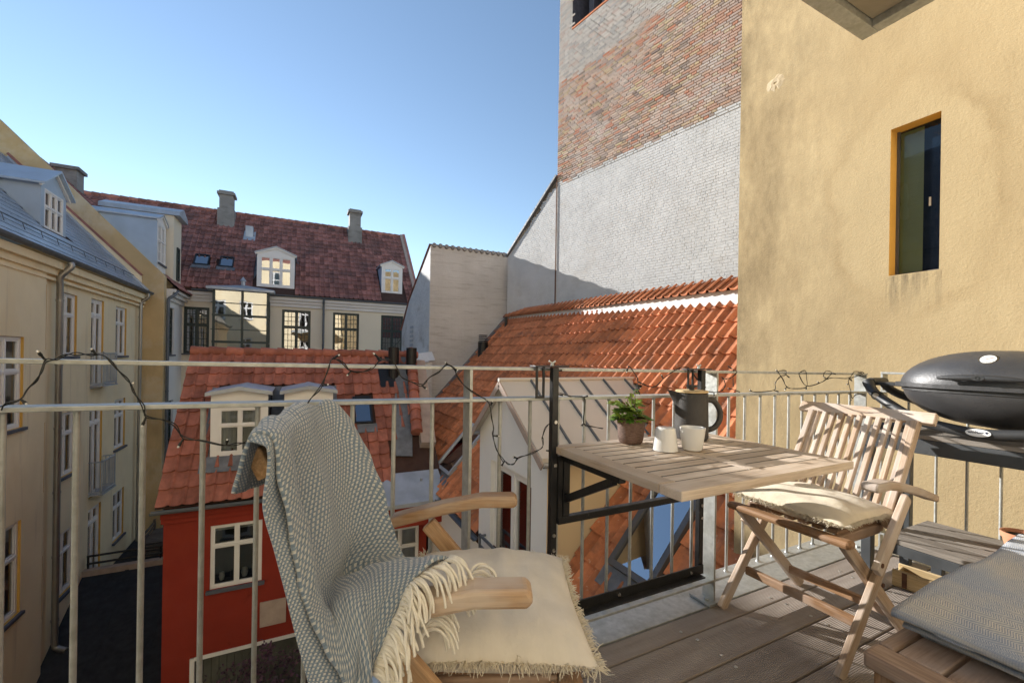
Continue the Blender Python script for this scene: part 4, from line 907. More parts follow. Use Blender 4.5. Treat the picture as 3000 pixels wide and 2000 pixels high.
gm = MB(); gutter_half(gm, (EX-0.08, YN, EZR-0.02), (EX-0.08, DY0-0.05, EZR-0.02), 0.06); gm.build('gutter', 'pipe_grey', OR, smooth=True); gm = MB(); gutter_half(gm, (EX-0.08, DY1+0.05, EZR-0.02), (EX-0.08, 10.2, EZR-0.02), 0.06); gm.build('gutter', 'pipe_grey', OR, smooth=True)
fo = Fr((2.80, 0, 0), (0, 1, 0), (-1, 0, 0)); m = MB(); fo.quad(m, YN, YFa, -7.5, -2.0); m.add([(2.8, YN, -7.5), (7.5, YN, -7.5), (7.5, YN, 0.4), (ridgeX(YN), YN, zR(ridgeX(YN))-0.03), (2.8, YN, -2.0)], [(0, 1, 2, 3, 4)]); m.build('wall', 'white_plaster', OR)
# upstand wall with tiled coping above the roof top
A_, B_ = V((ridgeX(YFa)+0.02, YFa, 0)), V((ridgeX(YN)+0.02, YN, 0)); ln = (B_-A_).length; dd = (B_-A_).normalized(); nn = V((-dd.y, dd.x, 0)); nn = nn if nn.x < 0 else -nn
topz = lambda t: lerp(2.50, 2.14, t); botz = lambda t: lerp(1.6, 1.2, t)
m = MB(); m.add([A_+V((0, 0, botz(0))), B_+V((0, 0, botz(1))), B_+V((0, 0, topz(1))), A_+V((0, 0, topz(0))), A_-nn*0.3+V((0, 0, topz(0))), B_-nn*0.3+V((0, 0, topz(1)))], [(0, 1, 2, 3), (3, 2, 5, 4)]); m.build('upstand_wall', 'white_plaster', OR)
cvs, cfs = tile_mesh(0.203, 0.42, 0.02, roll=0.045); cv = []
for k in range(6):
    q = MB(); q.add(cvs, cfs, bc=(k+.5)/6); o = q.build('coping_tile', 'tile_orange'); o.data.polygons.foreach_set('use_smooth', [True]*len(o.data.polygons)); cv.append(o.data); bpy.data.objects.remove(o)
cbed = MB(); cbed.add([A_+nn*0.04+V((0, 0, topz(0)-0.02)), B_+nn*0.04+V((0, 0, topz(1)-0.02)), B_-nn*0.25+V((0, 0, topz(1)+0.22)), A_-nn*0.25+V((0, 0, topz(0)+0.22))], [(0, 1, 2, 3)]); cbed = cbed.build('coping', 'roof_bed', OR)
off = root_loc(OR)
for k in range(int(ln/0.203)):
    t = k*0.203/ln; o = A_+dd*(k*0.203)+nn*0.10+V((0, 0, topz(t)-0.03)); Uc = dd; Vc = (-nn+V((0, 0, 0.75))).normalized(); Nc = Uc.cross(Vc).normalized()
    if Nc.z < 0: Nc = -Nc
    share('coping_tile', random.choice(cv), cbed, Matrix(((Uc.x, Vc.x, Nc.x, o.x-off.x), (Uc.y, Vc.y, Nc.y, o.y-off.y), (Uc.z, Vc.z, Nc.z, o.z-off.z), (0, 0, 0, 1))))
# far verge flashing against the wing and roof vents
m = MB(); m.bar((3.0, YFa-0.02, zR(3.0)+0.08), (6.62, YFa-0.02, zR(6.62)+0.10), 0.26, 0.05, up=(-1, 0, 1)); m.build('verge_flashing', 'lead', OR)
vp = on_x(1448, 1000, 5.45)
m = MB(); vy = 13.3; m.tube([(5.55, vy, zR(5.55)-0.1), (5.55, vy, zR(5.55)+0.42)], 0.17, 16); 
for k in range(4): m.tube([(5.55, vy, zR(5.55)+0.44+0.06*k), (5.55, vy, zR(5.55)+0.47+0.06*k)], 0.15, 16)
m.add([(5.0, 13.05, zR(5.0)+0.06), (5.0, 13.6, zR(5.0)+0.06), (5.75, 13.6, zR(5.75)+0.07), (5.75, 13.05, zR(5.75)+0.07)], [(0, 1, 2, 3)]); m.tube([(6.35, 13.2, zR(6.35)), (6.35, 13.2, zR(6.35)+0.4)], 0.05, 10); m.build('roof_vent', 'black_steel', OR)
# dormer
fdm = Fr((DX, 0, 0), (0, 1, 0), (-1, 0, 0)); hh = (4.82, 6.12, -2.7, -0.55)
m = MB(); wall_holes(fdm, m, DY0, DY1, -3.4, DZE, [hh], depth=0.12); m.add([fdm.p(DY0, DZE), fdm.p(DY1, DZE), fdm.p(DAP, DZA)], [(0, 1, 2)]); dm = m.build('dormer', 'white_plaster', OR)
m = MB(); bkx = EX+(DZE-EZR)/KR
m.add([(DX, DY0, -3.4), (DX, DY0, DZE), (bkx+0.2, DY0, DZE), (EX+0.05, DY0, EZR-0.2)], [(0, 1, 2, 3)]); m.build('dormer_cheek', 'dormer_cream', dm)
m = MB(); m.add([(DX, DY1, -3.4), (DX, DY1, DZE), (bkx+0.2, DY1, DZE), (EX+0.05, DY1, EZR-0.2)], [(0, 1, 2, 3)]); m.build('dormer_cheek', 'white_plaster', dm)
m = MB(); m.bar((EX+0.03, DY0-0.03, EZR+0.07), (bkx, DY0-0.03, DZE+0.05), 0.05, 0.03, up=(-1, 0, 1)); m.build('cheek_flashing', 'white_paint', dm)
m = MB(); bax = EX+(DZA-EZR)/KR; ov = 0.12; sl2 = (DZA-DZE)
for ye in (DY0-0.07, DY1+0.07):
    ze = DZE-0.05; be = EX+(ze-EZR)/KR
    m.add([(DX-ov, ye, ze), (DX-ov, DAP, DZA), (bax+0.1, DAP, DZA), (be+0.05, ye, ze), (DX-ov, ye, ze+0.05), (DX-ov, DAP, DZA+0.05), (bax+0.1, DAP, DZA+0.05), (be+0.05, ye, ze+0.05)], [(0, 1, 2, 3), (4, 5, 6, 7), (0, 1, 5, 4), (0, 3, 7, 4)])
dr = m.build('dormer_roof', 'zinc_warm', dm)
for k in range(5):
    x = DX+0.38+0.45*k
    for ye in (DY0-0.07, DY1+0.07):
        sm = MB(); p = V((x, DAP, DZA+0.065)); ze = DZE-0.05; q = V((x, ye, ze+0.065)); f = 1.0
        xr = EX+(ze-EZR)/KR
        if x > xr: f = max(0.05, (bax-x)/(bax-xr))
        sm.bar(p, p.lerp(q, f), 0.022, 0.035, up=(0, 0, 1)); sm.build('standing_seam', 'pipe_grey', dm)
m = MB(); m.tube([(DX-ov-0.02, DAP, DZA+0.06), (bax+0.15, DAP, DZA+0.06)], 0.03, 8); m.build('ridge_cap', 'zinc_warm', dm)
m = MB()
for ye in (DY0-0.09, DY1+0.09): m.bar((DX-ov-0.01, ye, DZE-0.1), (DX-ov-0.01, DAP, DZA-0.0), 0.02, 0.09, up=(0, 0, 1)); 
m.build('bargeboard', 'stone', dm)
m = MB(); gutter_half(m, (DX-ov, DY1+0.1, DZE-0.06), (bkx, DY1+0.1, DZE-0.06), 0.05); m.build('dormer_gutter', 'zinc', dm, smooth=True); m = MB(); gutter_half(m, (DX-ov, DY0-0.1, DZE-0.06), (bkx, DY0-0.1, DZE-0.06), 0.05); m.build('dormer_gutter', 'zinc', dm, smooth=True)
window(OR, fdm, *hh, 2, 0, 0.075, 0.07, sash=0.06, name='french_window', sill='sill', pane=glass('french_window_glass', (0.6, 0.62, 0.62), 0.22, 1.45))
b = MB()
for z in (-1.78, -1.95): b.bar((DX-0.10, 4.7, z), (DX-0.10, 6.3, z), 0.03, 0.035)
for y in (4.72, 6.28): b.bar((DX-0.10, y, -2.75), (DX-0.10, y, -1.76), 0.03, 0.03, up=(1, 0, 0)); b.bar((DX-0.1, y, -1.8), (DX+0.01, y, -1.8), 0.03, 0.03)
k = 4.8
while k < 6.25: b.tube([(DX-0.10, k, -2.72), (DX-0.10, k, -1.96)], 0.008, 6); k += 0.11
b.build('window_railing', 'pipe_grey', OR)
skylight(OR, V((3.27, 3.86, zR(3.27)+0.03)), Uo, Vo, 0.66, 1.22, 'dark_frame', fwid=0.07, lift=0.07)
skylight(OR, V((3.03, 9.85, zR(3.03)+0.03)), Uo, Vo, 0.95, 1.3, 'zinc', fwid=0.07, lift=0.07)

# ---- limewashed wing and tall brick fire wall
WG = thing('limewashed_wing', 'windowless grey limewashed wing with wavy tile edge beside the orange roof', 'building', (5.2, 15, -7.5))
WX, WY = 3.88, 13.95
m = MB(); m.add([(WX, WY, -7.5), (7.2, WY, -7.5), (7.2, WY, 4.78), (WX, WY, 4.74)], [(0, 1, 2, 3)]); m.build('front_wall', 'wing_wall', WG)
m = MB(); m.add([(WX, WY, -7.5), (WX, WY, 4.74), (WX, 16.9, 3.2), (WX, 18.2, 2.1), (WX, 18.2, -7.5)], [(0, 1, 2, 3, 4)]); m.build('side_wall', 'lime_wall', WG)
m = MB(); m.add([(WX-0.05, WY, 4.78), (7.3, WY, 4.82), (7.3, 16.9, 3.24), (WX-0.05, 16.9, 3.24), (WX-0.05, 18.3, 2.1), (7.3, 18.3, 2.1)], [(0, 1, 2, 3), (3, 2, 5, 4)]); wr = m.build('roof', 'tile_old', WG)
for k in range(15):
    q = MB(); x = WX+0.02+k*0.215; q.tube([(x+0.1, WY-0.05, 4.76), (x+0.1, WY+0.5, 4.54)], [0.075, 0.07], 8); q.build('edge_tile', 'chimney', wr, smooth=True)
m = MB()
for k in range(8): m.box(WX-0.02, WX+0.01, 16.15, 16.65, 0.9+k*0.17, 0.99+k*0.17)
m.build('louvre', 'zinc', WG)
m = MB(); m.add([(WX-0.55, WY-0.4, 0.82), (WX+0.1, WY-0.4, 0.92), (WX+0.1, WY, 1.2), (WX-0.55, WY, 1.1)], [(0, 1, 2, 3)]); m.box(WX-0.5, WX+0.02, WY-0.35, WY+1.5, -2.5, 0.85); m.build('eaves_stub', 'lime_wall', WG)

WM = -0.2; wd = V((WM, 1, 0)).normalized(); W0 = V((6.65, 13.4, 0))      # wall line, running away from the viewer
wN = V((-1, WM, 0)).normalized()
fW = Fr(W0, -wd, wN)   # u grows towards the viewer
TW = thing('brick_fire_wall', 'tall windowless brick fire wall whitewashed on its lower half', 'building', tuple(W0+V((2, -4, -7.5))))
uL = 2.23; zw, zb = 6.33, 9.45; UE = 9.6
sl1 = lambda u: 4.72+(u)*(6.62-4.72)/uL      # sloping edge left of the joint
m = MB(); m.add([fW.p(-0.25, -7.5, 0.004), fW.p(UE, -7.5, 0.004), fW.p(UE, zw, 0.004), fW.p(uL, zw, 0.004), fW.p(-0.25, 4.6, 0.004)], [(0, 1, 2, 3, 4)]); m.build('whitewashed_wall', 'brick_white', TW)
m = MB()
m.add([fW.p(uL, zw), fW.p(UE, zw), fW.p(UE, 15), fW.p(5.2, 15), fW.p(5.2, 10.86), fW.p(2.77, 10.86), fW.p(2.77, 15), fW.p(uL, 15)], [(0, 1, 2, 3, 4, 5, 6, 7)])
m.add([fW.p(uL, 4), fW.p(uL, 15), fW.p(uL, 15, -4), fW.p(uL, 4, -4)], [(0, 1, 2, 3)]); m.add([fW.p(-0.25, -7.5), fW.p(-0.25, 4.6), fW.p(-0.25, 4.6, -4), fW.p(-0.25, -7.5, -4)], [(0, 1, 2, 3)]); m.add([fW.p(-0.25, 4.6), fW.p(uL, zw+0.35), fW.p(uL, zw+0.35, -4), fW.p(-0.25, 4.6, -4)], [(0, 1, 2, 3)])
bw = m.build('wall', 'mortar', TW)
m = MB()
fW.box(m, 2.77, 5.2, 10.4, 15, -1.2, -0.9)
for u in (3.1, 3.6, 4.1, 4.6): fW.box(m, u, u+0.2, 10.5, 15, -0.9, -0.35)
m.add([fW.p(2.77, 10.86), fW.p(2.77, 15), fW.p(2.77, 15, -1), fW.p(2.77, 10.86, -1)], [(0, 1, 2, 3)]); m.build('belfry_recess', 'brick_shaded', TW)
m = MB(); a_, b_ = fW.p(2.78, 10.885, -0.1), fW.p(5.19, 10.885, -0.1); m.bar(a_, b_, 0.26, 0.05); m.build('recess_sill', 'tile_orange', TW)
BR = {}
def brick_mesh(L, h, dep, ch=0.006):   # face lies in the wall, +y outwards
    return [(0, 0, 0), (L, 0, 0), (L, 0, h), (0, 0, h), (ch, dep, ch), (L-ch, dep, ch), (L-ch, dep, h-ch), (ch, dep, h-ch)], [(4, 5, 6, 7), (0, 1, 5, 4), (1, 2, 6, 5), (2, 3, 7, 6), (3, 0, 4, 7)]
rnd = random.Random(11); items = []
CR = 0.0665
def in_wall(u, z):
    if u > UE: return False
    if z > 10.82 and 2.72 < u+0.05 < 5.2: return False
    return True
zc = zw; row = 0
while zc < 14.2:
    u = uL+(0.0 if row % 2 else -0.06)
    while u < UE:
        L = rnd.choice((0.228, 0.228, 0.108)); ue = min(u+L, UE); us = max(u, uL)
        if ue-us > 0.04 and in_wall(us, zc): items.append((us, ue-us, zc, 'w' if zc < zw+0.07+0.11*mnoise.noise(V((us*1.7, 0, 3)))+rnd.gauss(0, 0.03) else 'p' if zc > zb+rnd.gauss(0, 0.05)+0.1*mnoise.noise(V((us*0.8, 5, 3))) else 'b'))
        u += L+0.012
    zc += CR; row += 1
vis = []
for it in items:
    x, y, d = pix(fW.p(it[0], it[2])); vis.append((0 if -20 < x < 2175 and -20 < y < 2000 else 1, d, it))
vis.sort(key=lambda t: (t[0], t[1]))
cache = {}
mats = {'p': 'brick_pale', 'b': 'brick', 'w': 'brick_white'}; rest = {'p': MB(), 'b': MB(), 'w': MB()}; off = root_loc(bw)
Ub = fW.U
for q, (_, _, (us, L, z, kd)) in enumerate(vis):
    dep = 0.012+0.012*rnd.random()
    o = fW.p(us, z, 0)
    if q < 300:
        key = (round(L, 2), kd, rnd.randrange(10))
        if key not in cache:
            mm = MB(); v_, f_ = brick_mesh(key[0], CR-0.011, 0.02); mm.add(v_, f_, bc=rnd.random()); oo = mm.build('brick', mats[kd]); cache[key] = oo.data; bpy.data.objects.remove(oo)
        share('brick', cache[key], bw, Matrix(((Ub.x, wN.x, 0, o.x-off.x), (Ub.y, wN.y, 0, o.y-off.y), (0, 0, 1, o.z-off.z), (0, 0, 0, 1))))
    else:
        v_, f_ = brick_mesh(L, CR-0.011, dep); rest[kd].add([o+Ub*a+wN*b+V((0, 0, c)) for a, b, c in v_], f_, bc=rnd.random())
for kd in [k_ for k_ in rest if rest[k_].v]: r_ = rest[kd].build('far_bricks', mats[kd], bw); r_['kind'] = 'stuff'
wh_ = MB(); zc = 1.6; row = 0
while zc < zw-0.02:
    u = -0.25+(0.0 if row % 2 else -0.06)
    while u < UE:
        L = rnd.choice((0.228, 0.228, 0.108)); ue = min(u+L, UE); us = max(u, -0.25)
        if ue-us > 0.04 and zc+CR < sl1(us)+0.02 or us > uL:
            o = fW.p(us, zc, 0.0); v_, f_ = brick_mesh(ue-us+0.004, CR-0.004, 0.0072+rnd.random()*0.0022+0.004*max(0, mnoise.noise(V((us*0.8, zc*0.8, 0)))), 0.004); wh_.add([o+Ub*a+wN*b+V((0, 0, c)) for a, b, c in v_], f_)
        u += L+0.006
    zc += CR; row += 1
r_ = wh_.build('whitewashed_bricks', 'brick_white', bw); r_['kind'] = 'stuff'
m = MB(); m.bar(fW.p(uL, 2.4, 0.03), fW.p(uL, zw+0.35, 0.03), 0.03, 0.02, up=wN); m.build('lightning_conductor', 'rust', TW)
m = MB(); m.bar(fW.p(-0.3, 4.62, 0.02), fW.p(uL, 6.68, 0.02), 0.12, 0.06); m.build('coping', 'lead', TW)

# ---- yellow house at the right with the narrow window
YH = thing('yellow_house', 'sunlit yellow house wall with rough plaster and one narrow window', 'building', (5, 0, -7.5))
YX = 3.75; fy = Fr((YX, 0, 0), (0, 1, 0), (-1, 0, 0)); yw = (1.255, 1.522, 1.67, 2.71)
m = MB(); rv = MB(); wall_holes(fy, m, -1.5, 2.69, -7.5, 9.0, [yw], rv, 0.11); m.add([(YX, 2.69, -7.5), (9, 2.69, -7.5), (9, 2.69, 9), (YX, 2.69, 9)], [(0, 1, 2, 3)]); m.build('wall', 'plaster_right', YH); rv.build('reveal', 'reveal', YH)
m = MB(); fy.box(m, yw[0], yw[1], yw[2], yw[2]+0.02, -0.11, -0.09); fy.box(m, yw[1]-0.015, yw[1], yw[2]+0.02, yw[3], -0.11, -0.09); w_ = m.build('window', 'dark_frame', YH)
m = MB(); fy.quad(m, yw[0], yw[1]-0.015, yw[2]+0.02, yw[3], -0.10); m.build('pane', glass('slit_window_glass', (0.75, 0.8, 0.85), 0.55, 1.6), w_)
m = MB(); fy.quad(m, lerp(yw[0], yw[1], 0.5), yw[1], yw[2]+0.02, yw[3], -0.14); m.build('obscured_pane', 'glass_frost', w_)
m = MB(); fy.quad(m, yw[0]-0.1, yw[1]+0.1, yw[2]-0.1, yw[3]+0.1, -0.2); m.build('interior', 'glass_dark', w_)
m = MB(); fy.box(m, 1.334, 1.345, 2.13, 2.19, -0.099, -0.0975); m.build('dropping', 'bird', w_)
m = MB(); hp = on_x(2272, 243, YX); 
m.lathe([(0.008, -0.012), (0.012, 0.001), (0.035, 0.003), (0.07, -0.004)], 26); pts = [(hp.x-0.004-z, hp.y+x*1.15*(1+0.5*mnoise.noise(V((x*40, y*40, 3)))), hp.z+y*(0.85+0.6*mnoise.noise(V((y*40, x*40, 9))))) for x, y, z in m.v]; m.v = pts; m.build('plaster_scar', M('pale_plaster_patch', (0.48, 0.385, 0.25), 0.1, 20, 0.9, bump=0.5, bscale=60), YH)

# ---- own house behind the balcony (seen only mirrored in the far windows)
OH = thing('balcony_house', 'yellow plastered house carrying the balcony with white windows', 'building', (-2, -1.2, -7.5))
fo2 = Fr((0, -0.62, 0), (-1, 0, 0), (0, 1, 0)); hs = []
for z0 in (-6.3, -3.2, 0.0, 3.1, 6.2):
    for u in (-2.6, -1.0, 1.6, 3.6, 5.6): hs.append((u, u+0.95, z0+(0.1 if u in (-1.0, 1.6) else 0.8), z0+2.35))
m = MB(); wall_holes(fo2, m, -3.7, 8.5, -7.5, 9.5, hs); m.build('wall', 'plaster_left', OH)
for h in hs: window(OH, fo2, *h, 2, 0.68, 0.07, 0.06, interior=True, sill='sill')
m = MB(); m.add([(3.7, -0.62, 9.5), (-8.5, -0.62, 9.5), (-8.5, -5, 13), (3.7, -5, 13)], [(0, 1, 2, 3)]); m.build('roof', 'tile_old', OH)
# ---- balcony overhead
UB = thing('upper_balcony', 'underside of the balcony above with galvanised edge channel', 'balcony', (1.0, 0.4, 2.96))
m = MB(); m.box(-0.62+0.02, 2.97, 1.27, 1.35, 2.96, 3.10); m.box(2.89, 2.97, -0.6, 1.27, 2.96, 3.10); m.box(-0.6, -0.52, -0.6, 1.27, 2.96, 3.10); m.build('edge_channel', 'galv', UB, bevel=0.004)
m = MB(); m.box(-0.52, 2.885, -0.6, 1.265, 3.0, 3.03); m.build('soffit', 'soffit', UB)
m = MB(); m.box(-0.6, 2.97, -0.6, 1.35, 3.105, 3.13); m.build('floor', 'deck', UB)
m = MB(); m.lathe([(0.018, 2.99), (0.018, 2.998)], 12, (2.62, 1.15, 0)); m.add([(2.62+0.018*math.cos(a*0.524), 1.15+0.018*math.sin(a*0.524), 2.99) for a in range(12)], [tuple(range(12))]); m.build('drain_spout', 'bolt', UB)

# ================================================================== BALCONY
# ---- deck
DK = MB(); DK.box(-0.75, 2.98, -0.6, 1.245, -0.16, -0.05); dk = structure('deck', DK, 'black_steel')
y = 1.242; bi = 0; SCR = []
edges = [1.145, 0.988, 0.832, 0.675, 0.518, 0.362, 0.205, 0.048, -0.11, -0.266, -0.42, -0.58]
for e in edges:
    b = MB(); b.box(-0.74, 2.93, e+0.004, y-0.004, -0.046, 0.0, bc=random.random()); b.build('deck_board', 'deck', dk, bevel=0.003)
    for x in (-0.3, 0.25, 0.8, 1.35, 1.9, 2.45):
        for yy in (e+0.03, y-0.03):
            if y-e > 0.12 or yy < e+0.05: SCR.append((x+random.uniform(-0.015, 0.015), yy))
    y = e
sm = MB(); sm.lathe([(0.0, 0.0012), (0.002, 0.0012), (0.003, 0.0022), (0.0055, 0.002), (0.006, 0.0)], 12); so = sm.build('screw', 'bolt'); sme = so.data; bpy.data.objects.remove(so)
for x, yy in SCR: share('screw', sme, dk, Matrix.Translation((x, yy, 0.0)))
# ---- front railing
FR = thing('balcony_railing', 'galvanised steel front railing with round balusters', 'railing', (1.0, 1.28, 0))
ztop = lambda x: 1.031-0.0118*(x+0.55); zmid = lambda x: 0.930-0.0118*(x+0.55)
RYa, RYb = 1.25, 1.31; X0r, X1r = -0.75, 2.865
def flat_rail(name, zf, t=0.0105):
    m = MB(); m.add([(x, y_, zf(x)-d) for d in (t, 0) for y_ in (RYa, RYb) for x in (X0r, X1r)], [(0, 2, 3, 1), (4, 5, 7, 6), (0, 1, 5, 4), (2, 6, 7, 3), (0, 4, 6, 2), (1, 3, 7, 5)]); return m.build(name, 'galv', FR, bevel=0.0015)
flat_rail('top_rail', ztop); flat_rail('mid_rail', zmid); flat_rail('bottom_rail', lambda x: 0.104, 0.010)
for px in (-0.655, 0.485, 1.622, 2.855):
    m = MB(); m.box(px-0.005, px+0.005, RYa+0.001, RYb-0.001, 0.012, ztop(px)-0.009); m.build('post', 'galv', FR, bevel=0.001)
    m = MB(); m.box(px-0.05, px+0.05, 1.235, 1.34, 0.003, 0.013); m.lathe([(0.011, 0.013), (0.011, 0.022), (0.0, 0.022)], 6, (px-0.025, 1.27, 0)); m.build('base_plate', 'galv', FR, bevel=0.001)
bx = 0.485-0.1155
xs = []
while bx > -0.74:
    if abs(bx+0.655) > 0.04: xs.append(bx)
    bx -= 0.1155
xs += [0.485+(1.622-0.485)*k/10 for k in range(1, 10)]+[1.622+(2.855-1.622)*k/11 for k in range(1, 11)]
for x in xs:
    m = MB(); zt = zmid(x)-0.010; m.tube([(x, 1.28, 0.104), (x, 1.28, 0.110)], [0.0105, 0.007], 12, cap=False); m.tube([(x, 1.28, 0.108), (x, 1.28, zt-0.004)], 0.0062, 12, cap=False); m.tube([(x, 1.28, zt-0.005), (x, 1.28, zt)], [0.007, 0.009], 12, cap=False); m.build('baluster', 'galv', FR, smooth=True)
EC = MB(); EC.box(-0.75, 2.98, 1.247, 1.40, -0.012, 0.0); EC.box(-0.75, 2.98, 1.39, 1.40, -0.20, -0.012); structure('edge_channel', EC, 'galv', bevel=0.002)
# ---- side railing
SR = thing('balcony_railing', 'galvanised steel side railing behind the gas grill', 'railing', (2.95, 0.5, 0))
for nm, z, t in (('top_rail', 1.0, 0.0105), ('mid_rail', 0.898, 0.0105), ('bottom_rail', 0.104, 0.01)):
    m = MB(); m.box(2.92, 2.98, -0.55, 1.215, z-t, z); m.build(nm, 'galv', SR, bevel=0.0015)
m = MB(); m.box(2.921, 2.979, 1.205, 1.2145, 0.012, 0.99); m.build('post', 'galv', SR, bevel=0.001)
m = MB(); m.box(2.921, 2.979, 0.05, 0.06, 0.012, 0.99); m.build('post', 'galv', SR, bevel=0.001)
k = 1.1
while k > -0.5:
    m = MB(); m.tube([(2.95, k, 0.104), (2.95, k, 0.888)], 0.0062, 12, cap=False); m.build('baluster', 'galv', SR, smooth=True); k -= 0.114
EC2 = MB(); EC2.box(2.935, 3.06, -0.55, 1.246, -0.012, 0.0); structure('edge_channel', EC2, 'galv', bevel=0.002)

# ---- hanging folding table
TB = thing('hanging_table', 'fold-down teak table hooked onto the balcony railing with black steel brackets', 'table', (1.14, 1.0, 0.15))
tx0, tx1, ty0, ty1, tz, tt = 0.778, 1.505, 0.688, 1.238, 0.752, 0.024
ys0_, ys1_ = ty0+0.05, ty1-0.04
parts = [(tx0, tx1, ty1-0.05, ty1), (tx0, tx1, ty0, ty0+0.068), (tx0, tx0+0.055, ty0+0.07, ty1-0.052), (tx1-0.055, tx1, ty0+0.07, ty1-0.052), ((tx0+tx1)/2-0.022, (tx0+tx1)/2+0.022, ty0+0.07, ty1-0.052)]
for i, (a, b, c, d) in enumerate(parts):
    m = MB(); m.box(a, b, c, d, tz-tt, tz); m.build('frame_board', 'teak_table', TB, bevel=0.003)
m = MB(); m.box(tx0+0.06, tx1-0.06, ys0_, ys1_, tz-tt+0.006, tz-0.0019); m.build('gap_dark_sheet', 'black_steel', TB)  # dark sheet added just under the slat tops so the gaps look dark
nsl = 9; ys0, ys1 = ty0+0.070, ty1-0.052; pw = (ys1-ys0)/nsl
for a, b in ((tx0+0.057, (tx0+tx1)/2-0.024), ((tx0+tx1)/2+0.024, tx1-0.057)):
    for k in range(nsl):
        m = MB(); m.box(a, b, ys0+k*pw+0.0036, ys0+(k+1)*pw-0.0036, tz-tt+0.004, tz-0.0012); m.build('slat', 'teak_table', TB, bevel=0.0015)
for i, hx in enumerate((0.773, 1.488)):
    zt = ztop(hx)
    m = MB(); m.box(hx-0.012, hx+0.012, 1.213, 1.235, 0.19, zt+0.002); m.build('hanger', 'black_steel', TB, bevel=0.002)
    m = MB(); m.box(hx-0.075, hx+0.06, 1.222, 1.262, zt+0.003, zt+0.008); m.build('hook_plate', 'black_steel', TB, bevel=0.001)
    m = MB()
    for dx in (-0.062, -0.036): m.box(hx+dx, hx+dx+0.008, 1.238, 1.244, zt-0.095, zt+0.003)
    m.box(hx-0.062, hx-0.028, 1.238, 1.244, zt-0.102, zt-0.094); m.build('slotted_strap', 'black_steel', TB, bevel=0.001)
    m = MB(); m.lathe([(0.006, zt+0.008), (0.005, zt+0.018), (0.0, zt+0.018)], 8, (hx, 1.238, 0))
    for s in (-1, 1): m.bar((hx, 1.238, zt+0.016), (hx+s*0.013, 1.238, zt+0.024), 0.002, 0.005, up=(0, 0, 1))
    m.build('wing_nut', 'galv', TB)
    sx = hx+0.045
    m = MB(); m.box(sx-0.013, sx+0.013, 1.205, 1.231, 0.515, 0.722); m.build('bracket_upright', 'black_steel', TB, bevel=0.002)
    m = MB(); m.box(sx-0.013, sx+0.013, 0.93, 1.205, 0.700, 0.7265); m.build('bracket_arm', 'black_steel', TB, bevel=0.002)
    m = MB(); m.bar((sx, 1.21, 0.572), (sx, 0.965, 0.698), 0.018, 0.024, up=(0, 0, 1)); m.build('bracket_brace', 'black_steel', TB, bevel=0.002)
    m = MB(); m.box(hx+0.012, hx+0.03, 1.208, 1.234, 0.50, 0.72); m.build('bracket_plate', 'black_steel', TB, bevel=0.001)
    for z in (0.69, 0.835, 0.455, 0.405):
        m = MB(); m.tube([(hx, 1.2125, z), (hx, 1.2085, z)], 0.006, 10); m.build('bolt', 'bolt', TB)
m = MB(); m.box(0.787, 1.475, 1.205, 1.229, 0.490, 0.514); m.build('cross_bar', 'black_steel', TB, bevel=0.002)
m = MB(); m.box(0.77, 1.495, 1.206, 1.212, 0.178, 0.215); m.box(0.80, 1.47, 1.175, 1.206, 0.1775, 0.183); m.build('lower_angle', 'black_steel', TB, bevel=0.001)
for x in (1.05, 1.42): m = MB(); m.tube([(x, 1.207, 0.198), (x, 1.200, 0.198)], 0.006, 10); m.build('bolt', 'bolt', TB)

